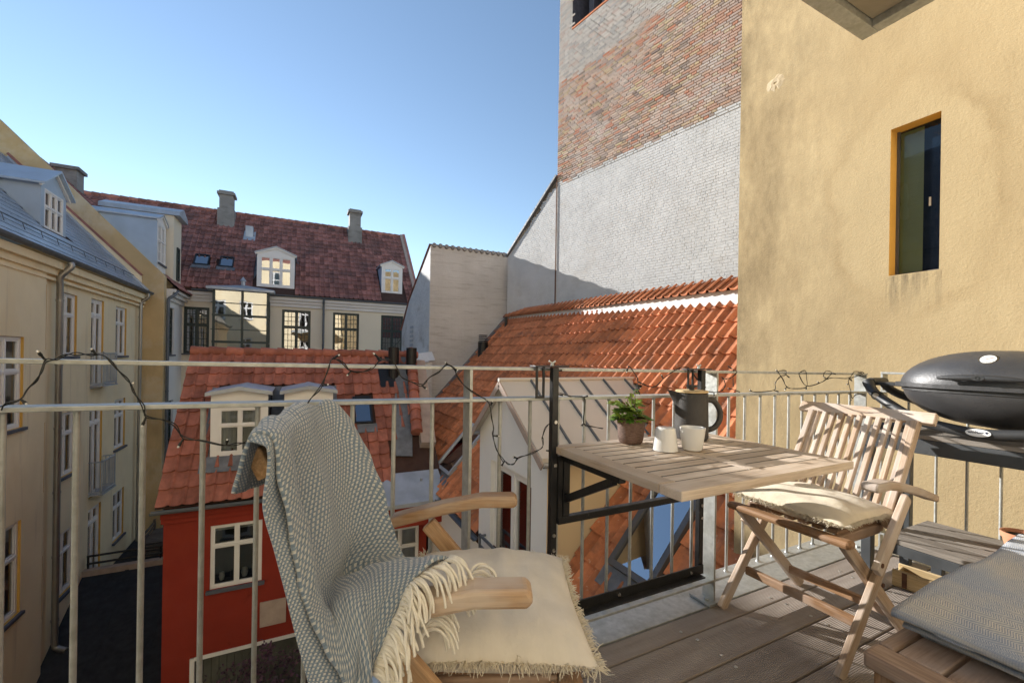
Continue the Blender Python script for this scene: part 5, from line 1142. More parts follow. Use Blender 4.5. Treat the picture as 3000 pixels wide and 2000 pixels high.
# ---- folding armchairs
def armchair(name, label, loc, rz, mat_f, mat_d, zs=1.0, group='folding teak armchairs', back_top=-0.315, back_low=-0.09, arm_rear=-0.325, spread=0.172, stile=0.040, la=1.0, rail_far=0.018):
    c = thing(name, label, 'chair', loc, rz, group); H = 0.232
    def part(nm, f, mat=mat_f, bev=0.004, smooth=False):
        m = MB(); f(m)
        m.v = [(x, y, z*zs) for x, y, z in m.v]; return m.build(nm, mat, c, bevel=bev, local=True, smooth=smooth)
    for s in (-1, 1):
        part('leg', lambda m: m.bar((0.285, s*(H-0.012), 0.0), (0.285-0.45*la, s*(H-0.012), 0.545*la), 0.022, 0.044, up=(1, 0, 0.8)))     # front foot to arm
        part('leg', lambda m: m.bar((0.21, s*(H-0.038), 0.425), (-0.235, s*(H-0.038), 0.0), 0.022, 0.044, up=(-1, 0, 0.8)))    # seat front to rear foot
        part('back_stile', lambda m: m.bar((back_low+0.005, s*(H-stile), 0.43), (back_top, s*(H-stile), 0.815), 0.024, 0.04, up=(1, 0, 0.5)))
        part('arm_strut', lambda m: m.bar((0.108, s*(H+0.012), 0.325), (-0.10, s*(H+0.012), 0.556), 0.022, 0.042, up=(1, 0, 0.8)))
        def arm(m, s=s):
            top = [(0.148, 0.628), (0.14, 0.638), (0.05, 0.637), (-0.06, 0.617), (-0.18, 0.586), (arm_rear, 0.586-(0.18+arm_rear)*-0.317), (arm_rear, 0.556-(0.18+arm_rear)*-0.303), (-0.18, 0.556), (-0.06, 0.586), (0.05, 0.606), (0.14, 0.606), (0.150, 0.616)]
            o = len(m.v)
            m.prism([(a, b) for a, b in top], 0.052, 'y', s*(H+0.004)-0.026)
        part('armrest', arm, mat_f, 0.008)
        for (px, pz) in ((0.035, 0.26), (0.095, 0.352)):
            part('pivot_bolt', lambda m: m.tube([(px, s*(H+(0.0 if px < 0.05 else 0.022)), pz), (px, s*(H+(0.004 if px < 0.05 else 0.026)), pz)], 0.008, 12), 'rust', 0)
    part('front_seat_rail', lambda m: m.bar((0.228, -H+0.002, 0.432), (0.228, H-0.002, 0.432), 0.046, 0.03), mat_d, 0.012)
    part('rear_seat_rail', lambda m: m.bar((-0.09, -H+0.055, 0.425), (-0.09, H-0.055, 0.425), 0.03, 0.03), mat_d)
    for s in (-1, 1): part('side_seat_rail', lambda m: m.bar((0.205, s*(H-0.064), 0.424), (-0.075, s*(H-0.064), 0.424), 0.022, 0.036), mat_d)
    for k in range(7): part('seat_slat', lambda m: m.bar((0.20, -0.15+0.05*k, 0.448), (-0.10, -0.15+0.05*k, 0.444), 0.036, 0.014), mat_d, 0.003)
    part('stretcher', lambda m: m.bar((0.135, -H+0.02, 0.135), (0.135, H-0.02, 0.135), 0.022, 0.034), mat_d)
    part('stretcher', lambda m: m.bar((-0.135, -H+0.045, 0.095), (-0.135, H-0.045, 0.095), 0.022, 0.034), mat_d)
    n = 11
    for k in range(n):
        yy = -spread+2*spread*k/(n-1)
        part('back_slat', lambda m: m.bar((back_low-0.005, yy, 0.435), (back_top-0.002, yy, 0.815), 0.0165, 0.024, up=(1, 0, 0.5)), mat_f, 0.002)
    def rail(m):
        pts = [(back_top-0.008-0.018*(1-(k/5-1)**2), -H-0.018+(2*H+0.018+rail_far)*k/10, 0.832) for k in range(11)]
        up = V((back_top+0.09, 0, 0.385)).normalized(); nrm = V((up.z, 0, -up.x)); vs = []
        for p in pts:
            for a, b in ((-0.012, -0.026), (0.016, -0.026), (0.016, 0.022), (-0.012, 0.022)): vs.append(V(p)+nrm*a+up*b)
        fs = [(3, 2, 1, 0), tuple(40+i for i in range(4))]
        for i in range(10):
            for q in range(4): fs.append((i*4+q, i*4+(q+1) % 4, i*4+4+(q+1) % 4, i*4+4+q))
        m.add(vs, fs, [(v[1], v[0], v[2]) for v in vs])
    part('top_rail', rail, mat_f, 0.004)
    return c
armchair('folding_armchair', 'weathered slatted teak armchair with a beige cushion standing beside the grill', (1.905, 0.995, 0), math.pi, 'teak', 'teak_brown')
LO = V((0.455, 0.85, 0)); LF = V((0.913, -0.41, 0)); LL = V((0.41, 0.913, 0)); LO2 = LO-LF*0.145
lrz = math.atan2(LF.y, LF.x)
armchair('folding_armchair', 'teak armchair with a grey woven throw over its back and a cream cushion', tuple(LO2), lrz, 'teak_warm', 'teak_brown', 1.045, back_low=-0.20, back_top=-0.298, arm_rear=-0.20, spread=0.10, stile=0.10, la=0.78, rail_far=-0.09)

# ---- cushions
def cushion(name, label, centre, rz, w, d, h, mat, tilt=0.0, seed=1, fringe=True, pinch=0.35, wr=0.006, fr_len=0.014):
    c = thing(name, label, 'cushion', centre, rz, 'frayed cotton seat cushions'); rnd = random.Random(seed); N = 40; rows = []
    def shape(u, v, side):
        a, b = 2*u-1, 2*v-1; e = max(0, (1-abs(a)**2.4))*max(0, (1-abs(b)**2.4)); puff = e**0.5
        sx = 1-pinch*0.16*(1-abs(b)**2)*abs(a)**3; sy = 1-pinch*0.16*(1-abs(a)**2)*abs(b)**3
        x, y_ = a*d/2*sx, b*w/2*sy
        wrk = wr*(mnoise.noise(V((a*2.2+seed, b*2.2, 3)))*1.2+mnoise.noise(V((a*5+seed, b*1.6+a*2, 7)))*0.8)*min(1, e*4)
        z = side*h/2*puff + (wrk if side > 0 else 0)
        return V((x, y_, z + tilt*x + 0.05*0 ))
    vs = []; uv = []; fs = []
    for si, side in enumerate((1, -1)):
        for i in range(N+1):
            for j in range(N+1): vs.append(shape(i/N, j/N, side)); uv.append((i/N, j/N))
        o = si*(N+1)**2
        for i in range(N):
            for j in range(N):
                q = (o+i*(N+1)+j, o+(i+1)*(N+1)+j, o+(i+1)*(N+1)+j+1, o+i*(N+1)+j+1); fs.append(q if side > 0 else tuple(reversed(q)))
    m = MB(); m.add(vs, fs); m.build('cover', mat, c, smooth=True, local=True, uvs=uv)
    if fringe:
        f = MB()
        for k in range(1300):
            t = rnd.random()*4; e = int(t); u = t-e
            a, b = ((u, 0), (1, u), (u, 1), (0, u))[e]; p = shape(a, b, 1); out = V(((0, -1), (1, 0), (0, 1), (-1, 0))[e]+(0,)); tn = V((-out.y, out.x, 0))
            L = fr_len*rnd.uniform(0.5, 1.25); q = p+out*L+tn*rnd.gauss(0, L*0.45)+V((0, 0, rnd.gauss(-0.1, 0.45)*L)); md = p.lerp(q, 0.5)+tn*rnd.gauss(0, L*0.15)+V((0, 0, rnd.gauss(0.1, 0.2)*L))
            f.tube([p-out*0.004, md, q], [0.0011, 0.0010, 0.0005], 4, cap=False)
        o = f.build('frayed_edge', 'frayed', c, local=True); o['kind'] = 'stuff'
    return c
cushion('seat_cushion', 'beige frayed cushion on the armchair beside the grill', (1.845, 0.985, 0.49), math.pi, 0.41, 0.39, 0.10, 'canvas2', seed=4, tilt=0.02)
cc = LO2+LF*0.085; cushion('seat_cushion', 'cream frayed cushion on the armchair with the grey throw', (cc.x, cc.y, 0.503), lrz, 0.42, 0.38, 0.13, 'canvas', seed=9, tilt=-0.03, wr=0.007, fr_len=0.016)

# ---- woven throw over the near chair
TH = thing('woven_throw', 'slate grey wool throw with cream woven dashes and long cream fringe', 'throw', (0.1, 0.85, 0.6))
T = lambda x, y_: (650+x/1.844, 1150+y_/1.844)
G = [
 [(60, 545, .665), (190, 500, .76), (330, 440, .86), (450, 390, .95), (550, 345, 1.05), (620, 325, 1.12), (680, 305, 1.14)],
 [(100, 400, .655), (215, 330, .75), (340, 265, .85), (450, 215, .93), (540, 175, 1.0), (600, 155, 1.06), (650, 145, 1.09)],
 [(158, 238, .645), (235, 165, .72), (330, 115, .80), (420, 80, .88), (510, 58, .95), (585, 55, 1.02), (632, 82, 1.05)],
 [(275, 235, .645), (350, 205, .71), (420, 180, .79), (490, 155, .87), (565, 130, .94), (640, 120, 1.0), (682, 145, 1.03)],
 [(310, 400, .635), (375, 385, .69), (450, 365, .77), (540, 340, .85), (630, 310, .91), (715, 280, .97), (752, 280, 1.0)],
 [(332, 610, .630), (400, 610, .675), (480, 595, .75), (580, 565, .83), (680, 525, .89), (780, 475, .94), (826, 460, .965)],
 [(388, 850, .625), (455, 855, .665), (525, 840, .73), (610, 810, .81), (710, 765, .875), (830, 715, .92), (905, 690, .945)],
 [(440, 1060, .620), (500, 1075, .655), (545, 1060, .705), (590, 1015, .79), (710, 970, .86), (850, 925, .90), (1010, 915, .925)],
 [(490, 1215, .615), (545, 1225, .645), (590, 1180, .672), (660, 1075, .70), (810, 985, .735), (1000, 945, .755), (1235, 885, .775)],
 [(525, 1310, .612), (585, 1320, .636), (640, 1275, .652), (710, 1185, .668), (800, 1110, .682), (905, 1060, .692), (1020, 1030, .702)],
 [(575, 1410, .610), (635, 1420, .628), (690, 1375, .640), (755, 1300, .652), (815, 1255, .662), (875, 1225, .670), (940, 1205, .68)],
 [(630, 1500, .608), (685, 1505, .620), (725, 1470, .632), (765, 1420, .641), (800, 1395, .650), (835, 1380, .656), (872, 1360, .66)],
 [(680, 1590, .606), (715, 1600, .614), (738, 1580, .622), (752, 1565, .630), (765, 1555, .635), (778, 1545, .64), (792, 1530, .645)]]
P3 = [[at_depth(*T(x, y_), d) for x, y_, d in r] for r in G]
def smooth_grid(P, nr, nc):
    rows_ = [cat_rom(r, nc) for r in P]; cols = list(zip(*rows_)); cols = [cat_rom(c, nr) for c in cols]; return [list(r) for r in zip(*cols)]
def sheet(P, nr, nc, name, root, mat, thick=0.006, wrk=0.004, uvk=(1, 1), off=(0, 0)):
    g_ = smooth_grid(P, nr, nc); R_, C_ = len(g_), len(g_[0])
    # arc-length uv
    uu = [[0]*C_ for _ in range(R_)]; vv = [[0]*C_ for _ in range(R_)]
    for i in range(R_):
        for j in range(1, C_): uu[i][j] = uu[i][j-1]+(g_[i][j]-g_[i][j-1]).length
    for j in range(C_):
        for i in range(1, R_): vv[i][j] = vv[i-1][j]+(g_[i][j]-g_[i-1][j]).length
    jm = C_//2
    vs = []; uv = []
    for i in range(R_):
        w_ = sum(u[-1] for u in uu)/R_
        for j in range(C_):
            a = g_[min(i+1, R_-1)][j]-g_[max(i-1, 0)][j]; b = g_[i][min(j+1, C_-1)]-g_[i][max(j-1, 0)]; n_ = a.cross(b)
            n_ = n_.normalized() if n_.length > 1e-9 else V((0, 0, 1))
            p = g_[i][j]+n_*wrk*(1.1*math.sin(uu[i][j]*38+2.5*mnoise.noise(V((vv[i][j]*4, uu[i][j]*3, 2))))*min(1, vv[i][j]*3)+mnoise.noise(V((uu[i][j]*14, vv[i][j]*9, 1)))+0.5*mnoise.noise(V((uu[i][j]*30, vv[i][j]*22, 5))))
            vs.append(p); uv.append((uu[i][j]*uvk[0]+off[0], vv[i][jm]*0.5*uvk[1]+vv[i][j]*0.5*uvk[1]+off[1]))
    fs = [(i*C_+j, i*C_+j+1, (i+1)*C_+j+1, (i+1)*C_+j) for i in range(R_-1) for j in range(C_-1)]
    m = MB(); m.add(vs, fs); o = m.build(name, mat, root, smooth=True, uvs=uv)
    s = o.modifiers.new('thickness', 'SOLIDIFY'); s.thickness = thick; s.offset = 0
    return o, g_
main, gmain = sheet(P3, 9, 9, 'cloth', TH, 'weave', 0.006, 0.009)
# second layer folded under, showing as a strip along the near edge
G2 = [[(150, 262, .640), (200, 208, .655), (262, 215, .668), (300, 245, .69)],
      [(246, 300, .628), (262, 268, .640), (290, 280, .668), (330, 290, .69)],
      [(250, 430, .622), (276, 415, .635), (306, 412, .655), (340, 410, .68)],
      [(228, 560, .618), (268, 560, .630), (312, 560, .648), (350, 560, .67)],
      [(232, 660, .615), (278, 665, .627), (330, 660, .644), (370, 655, .665)],
      [(292, 870, .611), (340, 870, .622), (390, 862, .640), (430, 855, .66)],
      [(338, 1060, .608), (390, 1068, .618), (440, 1070, .636), (480, 1065, .655)],
      [(372, 1210, .606), (430, 1225, .614), (490, 1230, .632), (530, 1220, .65)],
      [(408, 1350, .604), (480, 1370, .611), (548, 1370, .628), (590, 1350, .645)],
      [(440, 1460, .602), (530, 1490, .608), (612, 1490, .624), (650, 1470, .64)],
      [(478, 1600, .600), (590, 1620, .605), (672, 1600, .62), (700, 1580, .635)]]
P32 = [[at_depth(*T(x, y_), d) for x, y_, d in r] for r in G2]
sheet(P32, 8, 8, 'hem_fold', TH, 'weave', 0.005, 0.002, uvk=(1.6, 1.6), off=(0.37, 0.11))
# fringe along the slanting edge
rnd = random.Random(5); edge = [gmain[i][-1] for i in range(8*9, len(gmain))]
nst = 66; right = crt
def strand(p, L, side, tow, name='fringe_strand'):
    pts = [p+tow*(-0.006)]
    dirn = (side*rnd.uniform(0.3, 0.9)+tow*rnd.uniform(0.15, 0.5)+V((0, 0, 0.35))).normalized(); q = p.copy()
    for k in range(6):
        q = q+dirn*(L/6); dirn = (dirn+V((0, 0, -0.62))+V((rnd.gauss(0, 0.16), rnd.gauss(0, 0.16), 0))).normalized(); pts.append(q.copy())
    pts = cat_rom(pts, 2); m = MB(); r0 = rnd.uniform(0.0025, 0.0032); m.tube(pts, [r0*(1-0.25*k/len(pts)) for k in range(len(pts))], 6); return m.build(name, 'fringe', TH, smooth=True)
for k in range(nst):
    t = (k+rnd.random()*0.6)/nst*(len(edge)-1); i = min(int(t), len(edge)-2); p = edge[i].lerp(edge[i+1], t-i)
    strand(p, rnd.uniform(0.052, 0.085), right, -fwd)
for k in range(34):   # inner side, hanging behind the arm
    t = rnd.random()*0.55*(len(edge)-1); i = min(int(t), len(edge)-2); p = edge[i].lerp(edge[i+1], t-i)+right*0.035+V((0, 0, -0.055))+fwd*0.035
    strand(p, rnd.uniform(0.06, 0.10), right*0.4, fwd*0.1)

# ---- things on the table
PP = thing('potted_ivy', 'green ivy in a brown stoneware pot on the teak table', 'plant', (1.062, 1.168, tz))
m = MB(); prof = [(0.0, 0.001), (0.036, 0.001), (0.041, 0.006), (0.044, 0.02), (0.0475, 0.06), (0.049, 0.090), (0.0465, 0.0905), (0.044, 0.06), (0.0, 0.06)]; m.lathe(prof, 40)
m.v = [(x*(1+0.02*math.sin(3*math.atan2(y_, x)+z*60)), y_*(1+0.02*math.cos(2*math.atan2(y_, x))), z) for x, y_, z in m.v]; m.build('pot', 'pot_glaze', PP, smooth=True, local=True)
m = MB(); m.lathe([(0.0, 0.078), (0.03, 0.080), (0.046, 0.075)], 20); m.build('soil', 'soil', PP, local=True, smooth=True)
rnd = random.Random(21); stems = MB()
ivy = [(0, 0), (0.32, 0.05), (0.5, 0.42), (0.30, 0.36), (0.42, 0.78), (0.16, 0.66), (0, 1.0)]
def leaf(root, base, d, nrm, s, bc):
    d = d.normalized(); sd = d.cross(nrm).normalized(); n_ = sd.cross(d); vs = []; 
    out = [(x, y_) for x, y_ in ivy]+[(-x, y_) for x, y_ in reversed(ivy[1:-1])]
    ctr = base+d*s*0.42+n_*s*0.05; vs = [ctr]+[base+sd*(x*s)+d*(y_*s)+n_*(-abs(x)*s*0.22-(y_-0.4)**2*s*0.18) for x, y_ in out]
    fs = [(0, 1+i, 1+(i+1) % len(out)) for i in range(len(out))]; m = MB(); m.add(vs, fs, bc=bc); o = m.build('leaf', 'ivy', root, local=True, smooth=True); return o
for k in range(20):
    a = rnd.uniform(0, 6.283); hgt = rnd.uniform(0.02, 0.085); rad = rnd.uniform(0.02, 0.07)
    if k < 3: a, hgt, rad = math.pi*0.95+0.3*k, 0.06, 0.085
    if 3 <= k < 6: hgt, rad, a = 0.105-0.012*k+0.03, 0.05, -0.2+0.25*k
    p0_ = V((rnd.uniform(-0.02, 0.02), rnd.uniform(-0.02, 0.02), 0.078)); tip = V((math.cos(a)*rad, math.sin(a)*rad, 0.085+hgt)); midp = p0_.lerp(tip, 0.5)+V((0, 0, 0.025))
    pts = cat_rom([p0_, midp, tip], 4); stems.tube(pts, 0.0011, 5)
    for t in (4, 6, 8):
        b_ = V(pts[t]); ld = V((math.cos(a)+rnd.gauss(0, 0.7), math.sin(a)+rnd.gauss(0, 0.7), rnd.gauss(0.0, 0.4))); s = rnd.uniform(0.026, 0.042)*(0.62 if hgt > 0.075 else 1)
        leaf(PP, b_, ld, V((rnd.gauss(-fwd.x*0.5, 0.3), rnd.gauss(-fwd.y*0.5, 0.3), 1)), s, min(1, max(0, rnd.random()*0.7+(hgt-0.03)*4)))
for k in range(44):
    a = rnd.uniform(0, 6.283); r = rnd.uniform(0.015, 0.052); b_ = V((math.cos(a)*r, math.sin(a)*r, 0.088+rnd.uniform(0, 0.02)))
    leaf(PP, b_, V((math.cos(a), math.sin(a), rnd.uniform(-0.5, 0.1))), V((math.cos(a)*0.7, math.sin(a)*0.7, 1)), rnd.uniform(0.028, 0.042), rnd.random()*0.55)
stems.build('stem', 'stem', PP, local=True, smooth=True)['kind'] = 'stuff'
def make_cup(label, loc, flip):
    c = thing('porcelain_cup', label, 'cup', loc, 0, 'white porcelain cups'); n = 72; m = MB()
    prof = [(0.0, 0.0), (0.024, 0.0), (0.0295, 0.003), (0.032, 0.012), (0.0345, 0.03), (0.0375, 0.055), (0.040, 0.0755), (0.0385, 0.0758), (0.036, 0.055), (0.032, 0.02), (0.026, 0.007), (0.0, 0.006)]
    m.lathe(prof, n); vs = []
    for i, (x, y_, z) in enumerate(m.v):
        k = i % n; ring = i//n
        f = 1+(0.010 if (k % 2 and 2 <= ring <= 5) else 0); vs.append((x*f, y_*f, (0.0758-z) if flip else z))
    m.v = vs
    if flip: m.f = [tuple(reversed(f)) for f in m.f]
    m.build('body', 'porcelain', c, smooth=True, local=True); return c
make_cup('white fluted porcelain cup turned upside down on the teak table', (1.083, 1.028, tz+0.001), True)
make_cup('white fluted porcelain cup standing upright on the teak table', (1.167, 0.992, tz+0.001), False)
JG = thing('thermos_jug', 'charcoal stoneware thermos jug with pale wooden lid', 'jug', (1.345, 1.150, tz))
m = MB(); n = 56; prof = [(0.0, 0.001), (0.059, 0.001), (0.061, 0.006), (0.0605, 0.06), (0.059, 0.12), (0.0585, 0.165), (0.058, 0.172), (0.054, 0.172), (0.05, 0.16), (0.0, 0.16)]; m.lathe(prof, n)
vs = []
sa = math.atan2(-crt.y*1.0, -crt.x*1.0)
for x, y_, z in m.v:
    r = math.hypot(x, y_); a = math.atan2(y_, x); da = (a-sa+math.pi) % (2*math.pi)-math.pi
    if z > 0.115 and r > 0.045:
        k = math.exp(-(da/0.20)**2)*((z-0.115)/0.055)**1.3; r += 0.036*k
    vs.append((r*math.cos(a), r*math.sin(a), z+(0.012*math.exp(-(da/0.25)**2) if z > 0.15 and r > 0.05 else 0)))
m.v = vs; m.build('body', 'jug', JG, smooth=True, local=True)
hd = V((crt.x, crt.y, 0)).normalized(); m = MB(); m.tube(cat_rom([hd*0.055+V((0, 0, 0.147)), hd*0.085+V((0, 0, 0.142)), hd*0.107+V((0, 0, 0.11)), hd*0.108+V((0, 0, 0.072)), hd*0.088+V((0, 0, 0.042)), hd*0.056+V((0, 0, 0.03))], 5), 0.0105, 12); m.build('handle', 'jug', JG, smooth=True, local=True)
m = MB(); m.lathe([(0.0, 0.174), (0.056, 0.174), (0.0595, 0.176), (0.0595, 0.181), (0.057, 0.183), (0.0, 0.183)], 48); m.build('lid', 'box_wood', JG, smooth=True, local=True)
m = MB(); m.lathe([(0.010, 0.183), (0.010, 0.193), (0.02, 0.195), (0.021, 0.200), (0.018, 0.203), (0.0, 0.203)], 28); m.build('lid_knob', 'jug', JG, smooth=True, local=True)

# ---- slatted grill stand with a low shelf
GT = thing('slatted_stand', 'grey slatted outdoor stand with low shelf carrying the gas grill', 'stand', (2.68, 0.5, 0))
sx0, sx1, sy0, sy1, sz = 2.45, 2.885, -0.35, 1.12, 0.738
for nm, z in (('top_slat', sz), ('shelf_slat', 0.275)):
    a, b = (sx0, sx1) if z > 0.5 else (2.36, 2.80); e = sy1 if z > 0.5 else 0.965; nS = 6
    for k in range(nS):
        w_ = (b-a)/nS; m = MB(); m.box(a+k*w_+0.003, a+(k+1)*w_-0.003, sy0, e, z-0.02, z); m.build(nm, 'grey_wood', GT, bevel=0.002)
m = MB(); m.box(sx0, sx0+0.02, sy0+0.02, sy1-0.02, sz-0.085, sz-0.021); m.box(sx1-0.02, sx1, sy0+0.02, sy1-0.02, sz-0.085, sz-0.021); m.box(sx0+0.02, sx1-0.02, sy1-0.04, sy1-0.02, sz-0.085, sz-0.022); m.build('apron', 'grey_frame', GT, bevel=0.002)
m = MB(); m.box(2.36, 2.38, sy0+0.02, 0.96, 0.21, 0.254); m.box(2.78, 2.80, sy0+0.02, 0.96, 0.21, 0.254); m.box(2.38, 2.78, 0.94, 0.96, 0.21, 0.253); m.build('shelf_apron', 'grey_frame', GT, bevel=0.002)
for x, y_ in ((2.475, 1.07), (2.86, 1.07), (2.475, -0.3), (2.86, -0.3)):
    m = MB(); m.box(x-0.02, x+0.02, y_-0.02, y_+0.02, 0, sz-0.022); m.build('leg', 'grey_frame', GT, bevel=0.002)
for x, y_ in ((2.76, 0.91), (2.40, -0.2)):
    m = MB(); m.box(x-0.02, x+0.02, y_-0.02, y_+0.02, 0, 0.253); m.build('shelf_leg', 'grey_frame', GT, bevel=0.002)

# ---- gas grill
GG = thing('gas_grill', 'dark grey domed portable gas grill standing on the slatted stand', 'grill', (2.66, 0.69, sz))
gx, gy = 0.20, 0.322; zr0 = 0.205   # half sizes, rim height above the stand
def dome(zs_, sgn, n=48, k=14, ex=2.35, flat=0.0):
    m = MB(); rows_ = []
    for i in range(k+1):
        t = i/k*math.pi/2; rr, hh_ = math.cos(t)**(0.86 if sgn > 0 else 0.95), math.sin(t)**1.08; row_ = []
        for j in range(n+1):
            a = 2*math.pi*j/n; c_, s_ = math.cos(a), math.sin(a); x = math.copysign(abs(c_)**(2/ex), c_)*gx*rr; y_ = math.copysign(abs(s_)**(2/ex), s_)*gy*rr; row_.append(V((x, y_, zr0+sgn*zs_*hh_)))
        rows_.append(row_)
    if sgn < 0: rows_ = [list(reversed(r)) for r in rows_]
    m.grid(rows_); return m
o = dome(0.155, 1); o.v = [(x, y_, z+0.012) for x, y_, z in o.v]; o.build('lid', 'grill', GG, smooth=True, local=True)
o = dome(0.150, -1); o.v = [(x*0.965, y_*0.965, z-0.012) for x, y_, z in o.v]; o.build('bowl', 'grill', GG, smooth=True, local=True)
def rim(z0, z1, f):
    m = MB(); rows_ = []
    for ff_, z in ((f-0.03, z0), (f, z0), (f, z1), (f-0.05, z1)):
        row_ = []
        for j in range(49):
            a = 2*math.pi*j/48; c_, s_ = math.cos(a), math.sin(a); row_.append(V((math.copysign(abs(c_)**(2/2.35), c_)*gx*ff_, math.copysign(abs(s_)**(2/2.35), s_)*gy*ff_, z)))
        rows_.append(row_)
    m.grid(rows_); return m
rim(zr0+0.001, zr0+0.019, 1.055).build('lid_rim', 'grill', GG, local=True); rim(zr0-0.016, zr0-0.001, 0.985).build('bowl_rim', 'grill_plastic', GG, local=True)
# handle along the front (-x side)
m = MB(); pts = [V((-gx-0.028, -0.125+0.25*k/12, zr0+0.048+0.004*math.sin(math.pi*k/12))) for k in range(13)]; m.tube(pts, [0.006+0.008*math.sin(math.pi*k/12)**0.6 for k in range(13)], 12); hdl = m.build('handle', 'grill_plastic', GG, smooth=True, local=True)
m = MB()
for y_ in (-0.09, 0.09): m.tube([(-gx-0.026, y_, zr0+0.046), (-gx+0.03, y_, zr0+0.040)], 0.005, 8)
m.build('handle_post', 'chrome', hdl, local=True)
m = MB(); m.tube([(-gx-0.0405, 0, zr0+0.052), (-gx-0.0425, 0, zr0+0.052)], 0.010, 24); m.v = [(x, y_*1.9, z) for x, y_, z in m.v]; m.build('handle_badge', 'grill_plastic', hdl, local=True, smooth=True)
def text_part(name, body, size, mat, parent, mat4, ext=0.0004):
    cu = bpy.data.curves.new(name, 'FONT'); cu.body = body; cu.size = size; cu.extrude = ext; cu.align_x = 'CENTER'; cu.align_y = 'CENTER'
    t_ = bpy.data.objects.new(name, cu); COL.objects.link(t_); bpy.context.view_layer.update()
    me = bpy.data.meshes.new_from_object(t_); bpy.data.objects.remove(t_); me.materials.clear(); me.materials.append(MT[mat])
    o = bpy.data.objects.new(name, me); COL.objects.link(o); o.parent = parent; o.matrix_basis = mat4; return o
FACE = Matrix(((0, 0, -1, 0), (-1, 0, 0, 0), (0, 1, 0, 0), (0, 0, 0, 1)))    # text facing -x, reading towards -y
text_part('handle_letter', 'Q', 0.018, 'black_plastic', hdl, Matrix.Translation((-gx-0.0432, 0, zr0+0.052)) @ FACE)
# thermometer on the lid front
gp = V((-gx*0.655, -0.0, zr0+0.012+0.112)); gn = V((-0.66, 0, 0.75)).normalized()
def disc(m, c, nrm, r0, r1, h, n=32):
    m.tube([c, c+nrm*h], [r0, r1], n)
m = MB(); disc(m, gp-gn*0.02, gn, 0.031, 0.029, 0.027); ga = m.build('thermometer', 'chrome', GG, smooth=True, local=True)
m = MB(); disc(m, gp+gn*0.0072, gn, 0.024, 0.024, 0.001); m.build('dial', 'dial', ga, local=True)
m = MB(); u_ = V((0, -1, 0)); v_ = gn.cross(u_); m.bar(gp+gn*0.009-u_*0.006, gp+gn*0.009+u_*0.014+v_*0.006, 0.002, 0.001, up=gn); m.build('dial_needle', 'gauge_red', ga, local=True)
m = MB()
for k in range(9):
    a = -0.3+k*(math.pi+0.6)/8; d_ = u_*math.cos(a)+(-v_)*math.sin(a); m.bar(gp+gn*0.0086+d_*0.017, gp+gn*0.0086+d_*0.021, 0.0016, 0.0006, up=gn)
m.build('dial_marks', 'black_plastic', ga, local=True)['kind'] = 'stuff'
# cradle frame: curved front bar, side arms
m = MB(); fb = cat_rom([(-0.07, 0.44, zr0+0.012), (-0.10, 0.40, zr0-0.04), (-0.155, 0.31, 0.115), (-0.19, 0.20, 0.062), (-0.205, 0.05, 0.036), (-0.205, -0.05, 0.036), (-0.19, -0.20, 0.062), (-0.155, -0.31, 0.115), (-0.10, -0.40, zr0-0.04), (-0.07, -0.44, zr0+0.012)], 6)
m.tube(fb, [0.024]*3+[0.022]*(len(fb)-6)+[0.024]*3, 12); m.v = [(x, y_, z) for x, y_, z in m.v]; m.build('front_frame', 'grill_plastic', GG, smooth=True, local=True)
m = MB(); rb = [(-x+0.0, y_, z) for x, y_, z in fb]; m.tube(rb, 0.02, 10); m.build('rear_frame', 'grill_plastic', GG, smooth=True, local=True)
for s in (-1, 1):
    m = MB(); m.tube(cat_rom([(-0.19, s*0.19, 0.05), (-0.21, s*0.26, 0.028), (-0.20, s*0.34, 0.017), (-0.12, s*0.37, 0.016)], 5), 0.0165, 10); m.build('foot', 'grill_plastic', GG, smooth=True, local=True)
    m = MB(); m.tube([(-0.07, s*0.43, zr0+0.012), (0.07, s*0.43, zr0+0.012)], 0.02, 12); m.build('side_arm', 'grill_plastic', GG, smooth=True, local=True)
    m = MB(); m.tube([(-0.112, s*0.375, zr0-0.052), (-0.142, s*0.375, zr0-0.052)], 0.021, 20); kn = m.build('knob', 'black_plastic', GG, smooth=True, local=True)
    m = MB(); m.tube([(-0.142, s*0.375, zr0-0.052), (-0.145, s*0.375, zr0-0.052)], 0.013, 16); m.build('knob_cap', 'bolt', kn, smooth=True, local=True)
    m = MB(); m.box(-0.05, 0.05, s*0.30-0.012, s*0.44+0.0, zr0-0.005, zr0+0.012) if s > 0 else m.box(-0.05, 0.05, -0.44, -0.29, zr0-0.005, zr0+0.012); m.build('side_bracket', 'grill_plastic', GG, bevel=0.003, local=True)
m = MB(); m.tube([(-0.2265, 0, 0.038), (-0.2295, 0, 0.039)], 0.0155, 32); m.v = [(x, y_*2.35, z) for x, y_, z in m.v]; bd = m.build('badge', 'badge_white', GG, smooth=True, local=True)
bt = text_part('badge_lettering', 'weber', 0.0205, 'badge_blue', bd, Matrix.Translation((-0.2300, 0.006, 0.0395)) @ FACE @ Matrix.Diagonal((0.86, 1.15, 1, 1)))
m = MB(); m.tube([(-0.2298, -0.0245, 0.043), (-0.2302, -0.0245, 0.043)], 0.0042, 16); m.v = [(x, y_, 0.043+(z-0.043)*0.75) for x, y_, z in m.v]
for s in (-1, 1): m.bar((-0.2300, -0.0245, 0.041), (-0.2300, -0.0245+s*0.004, 0.0335), 0.0008, 0.0012, up=(1, 0, 0))
m.build('badge_emblem', 'badge_blue', bd, local=True)

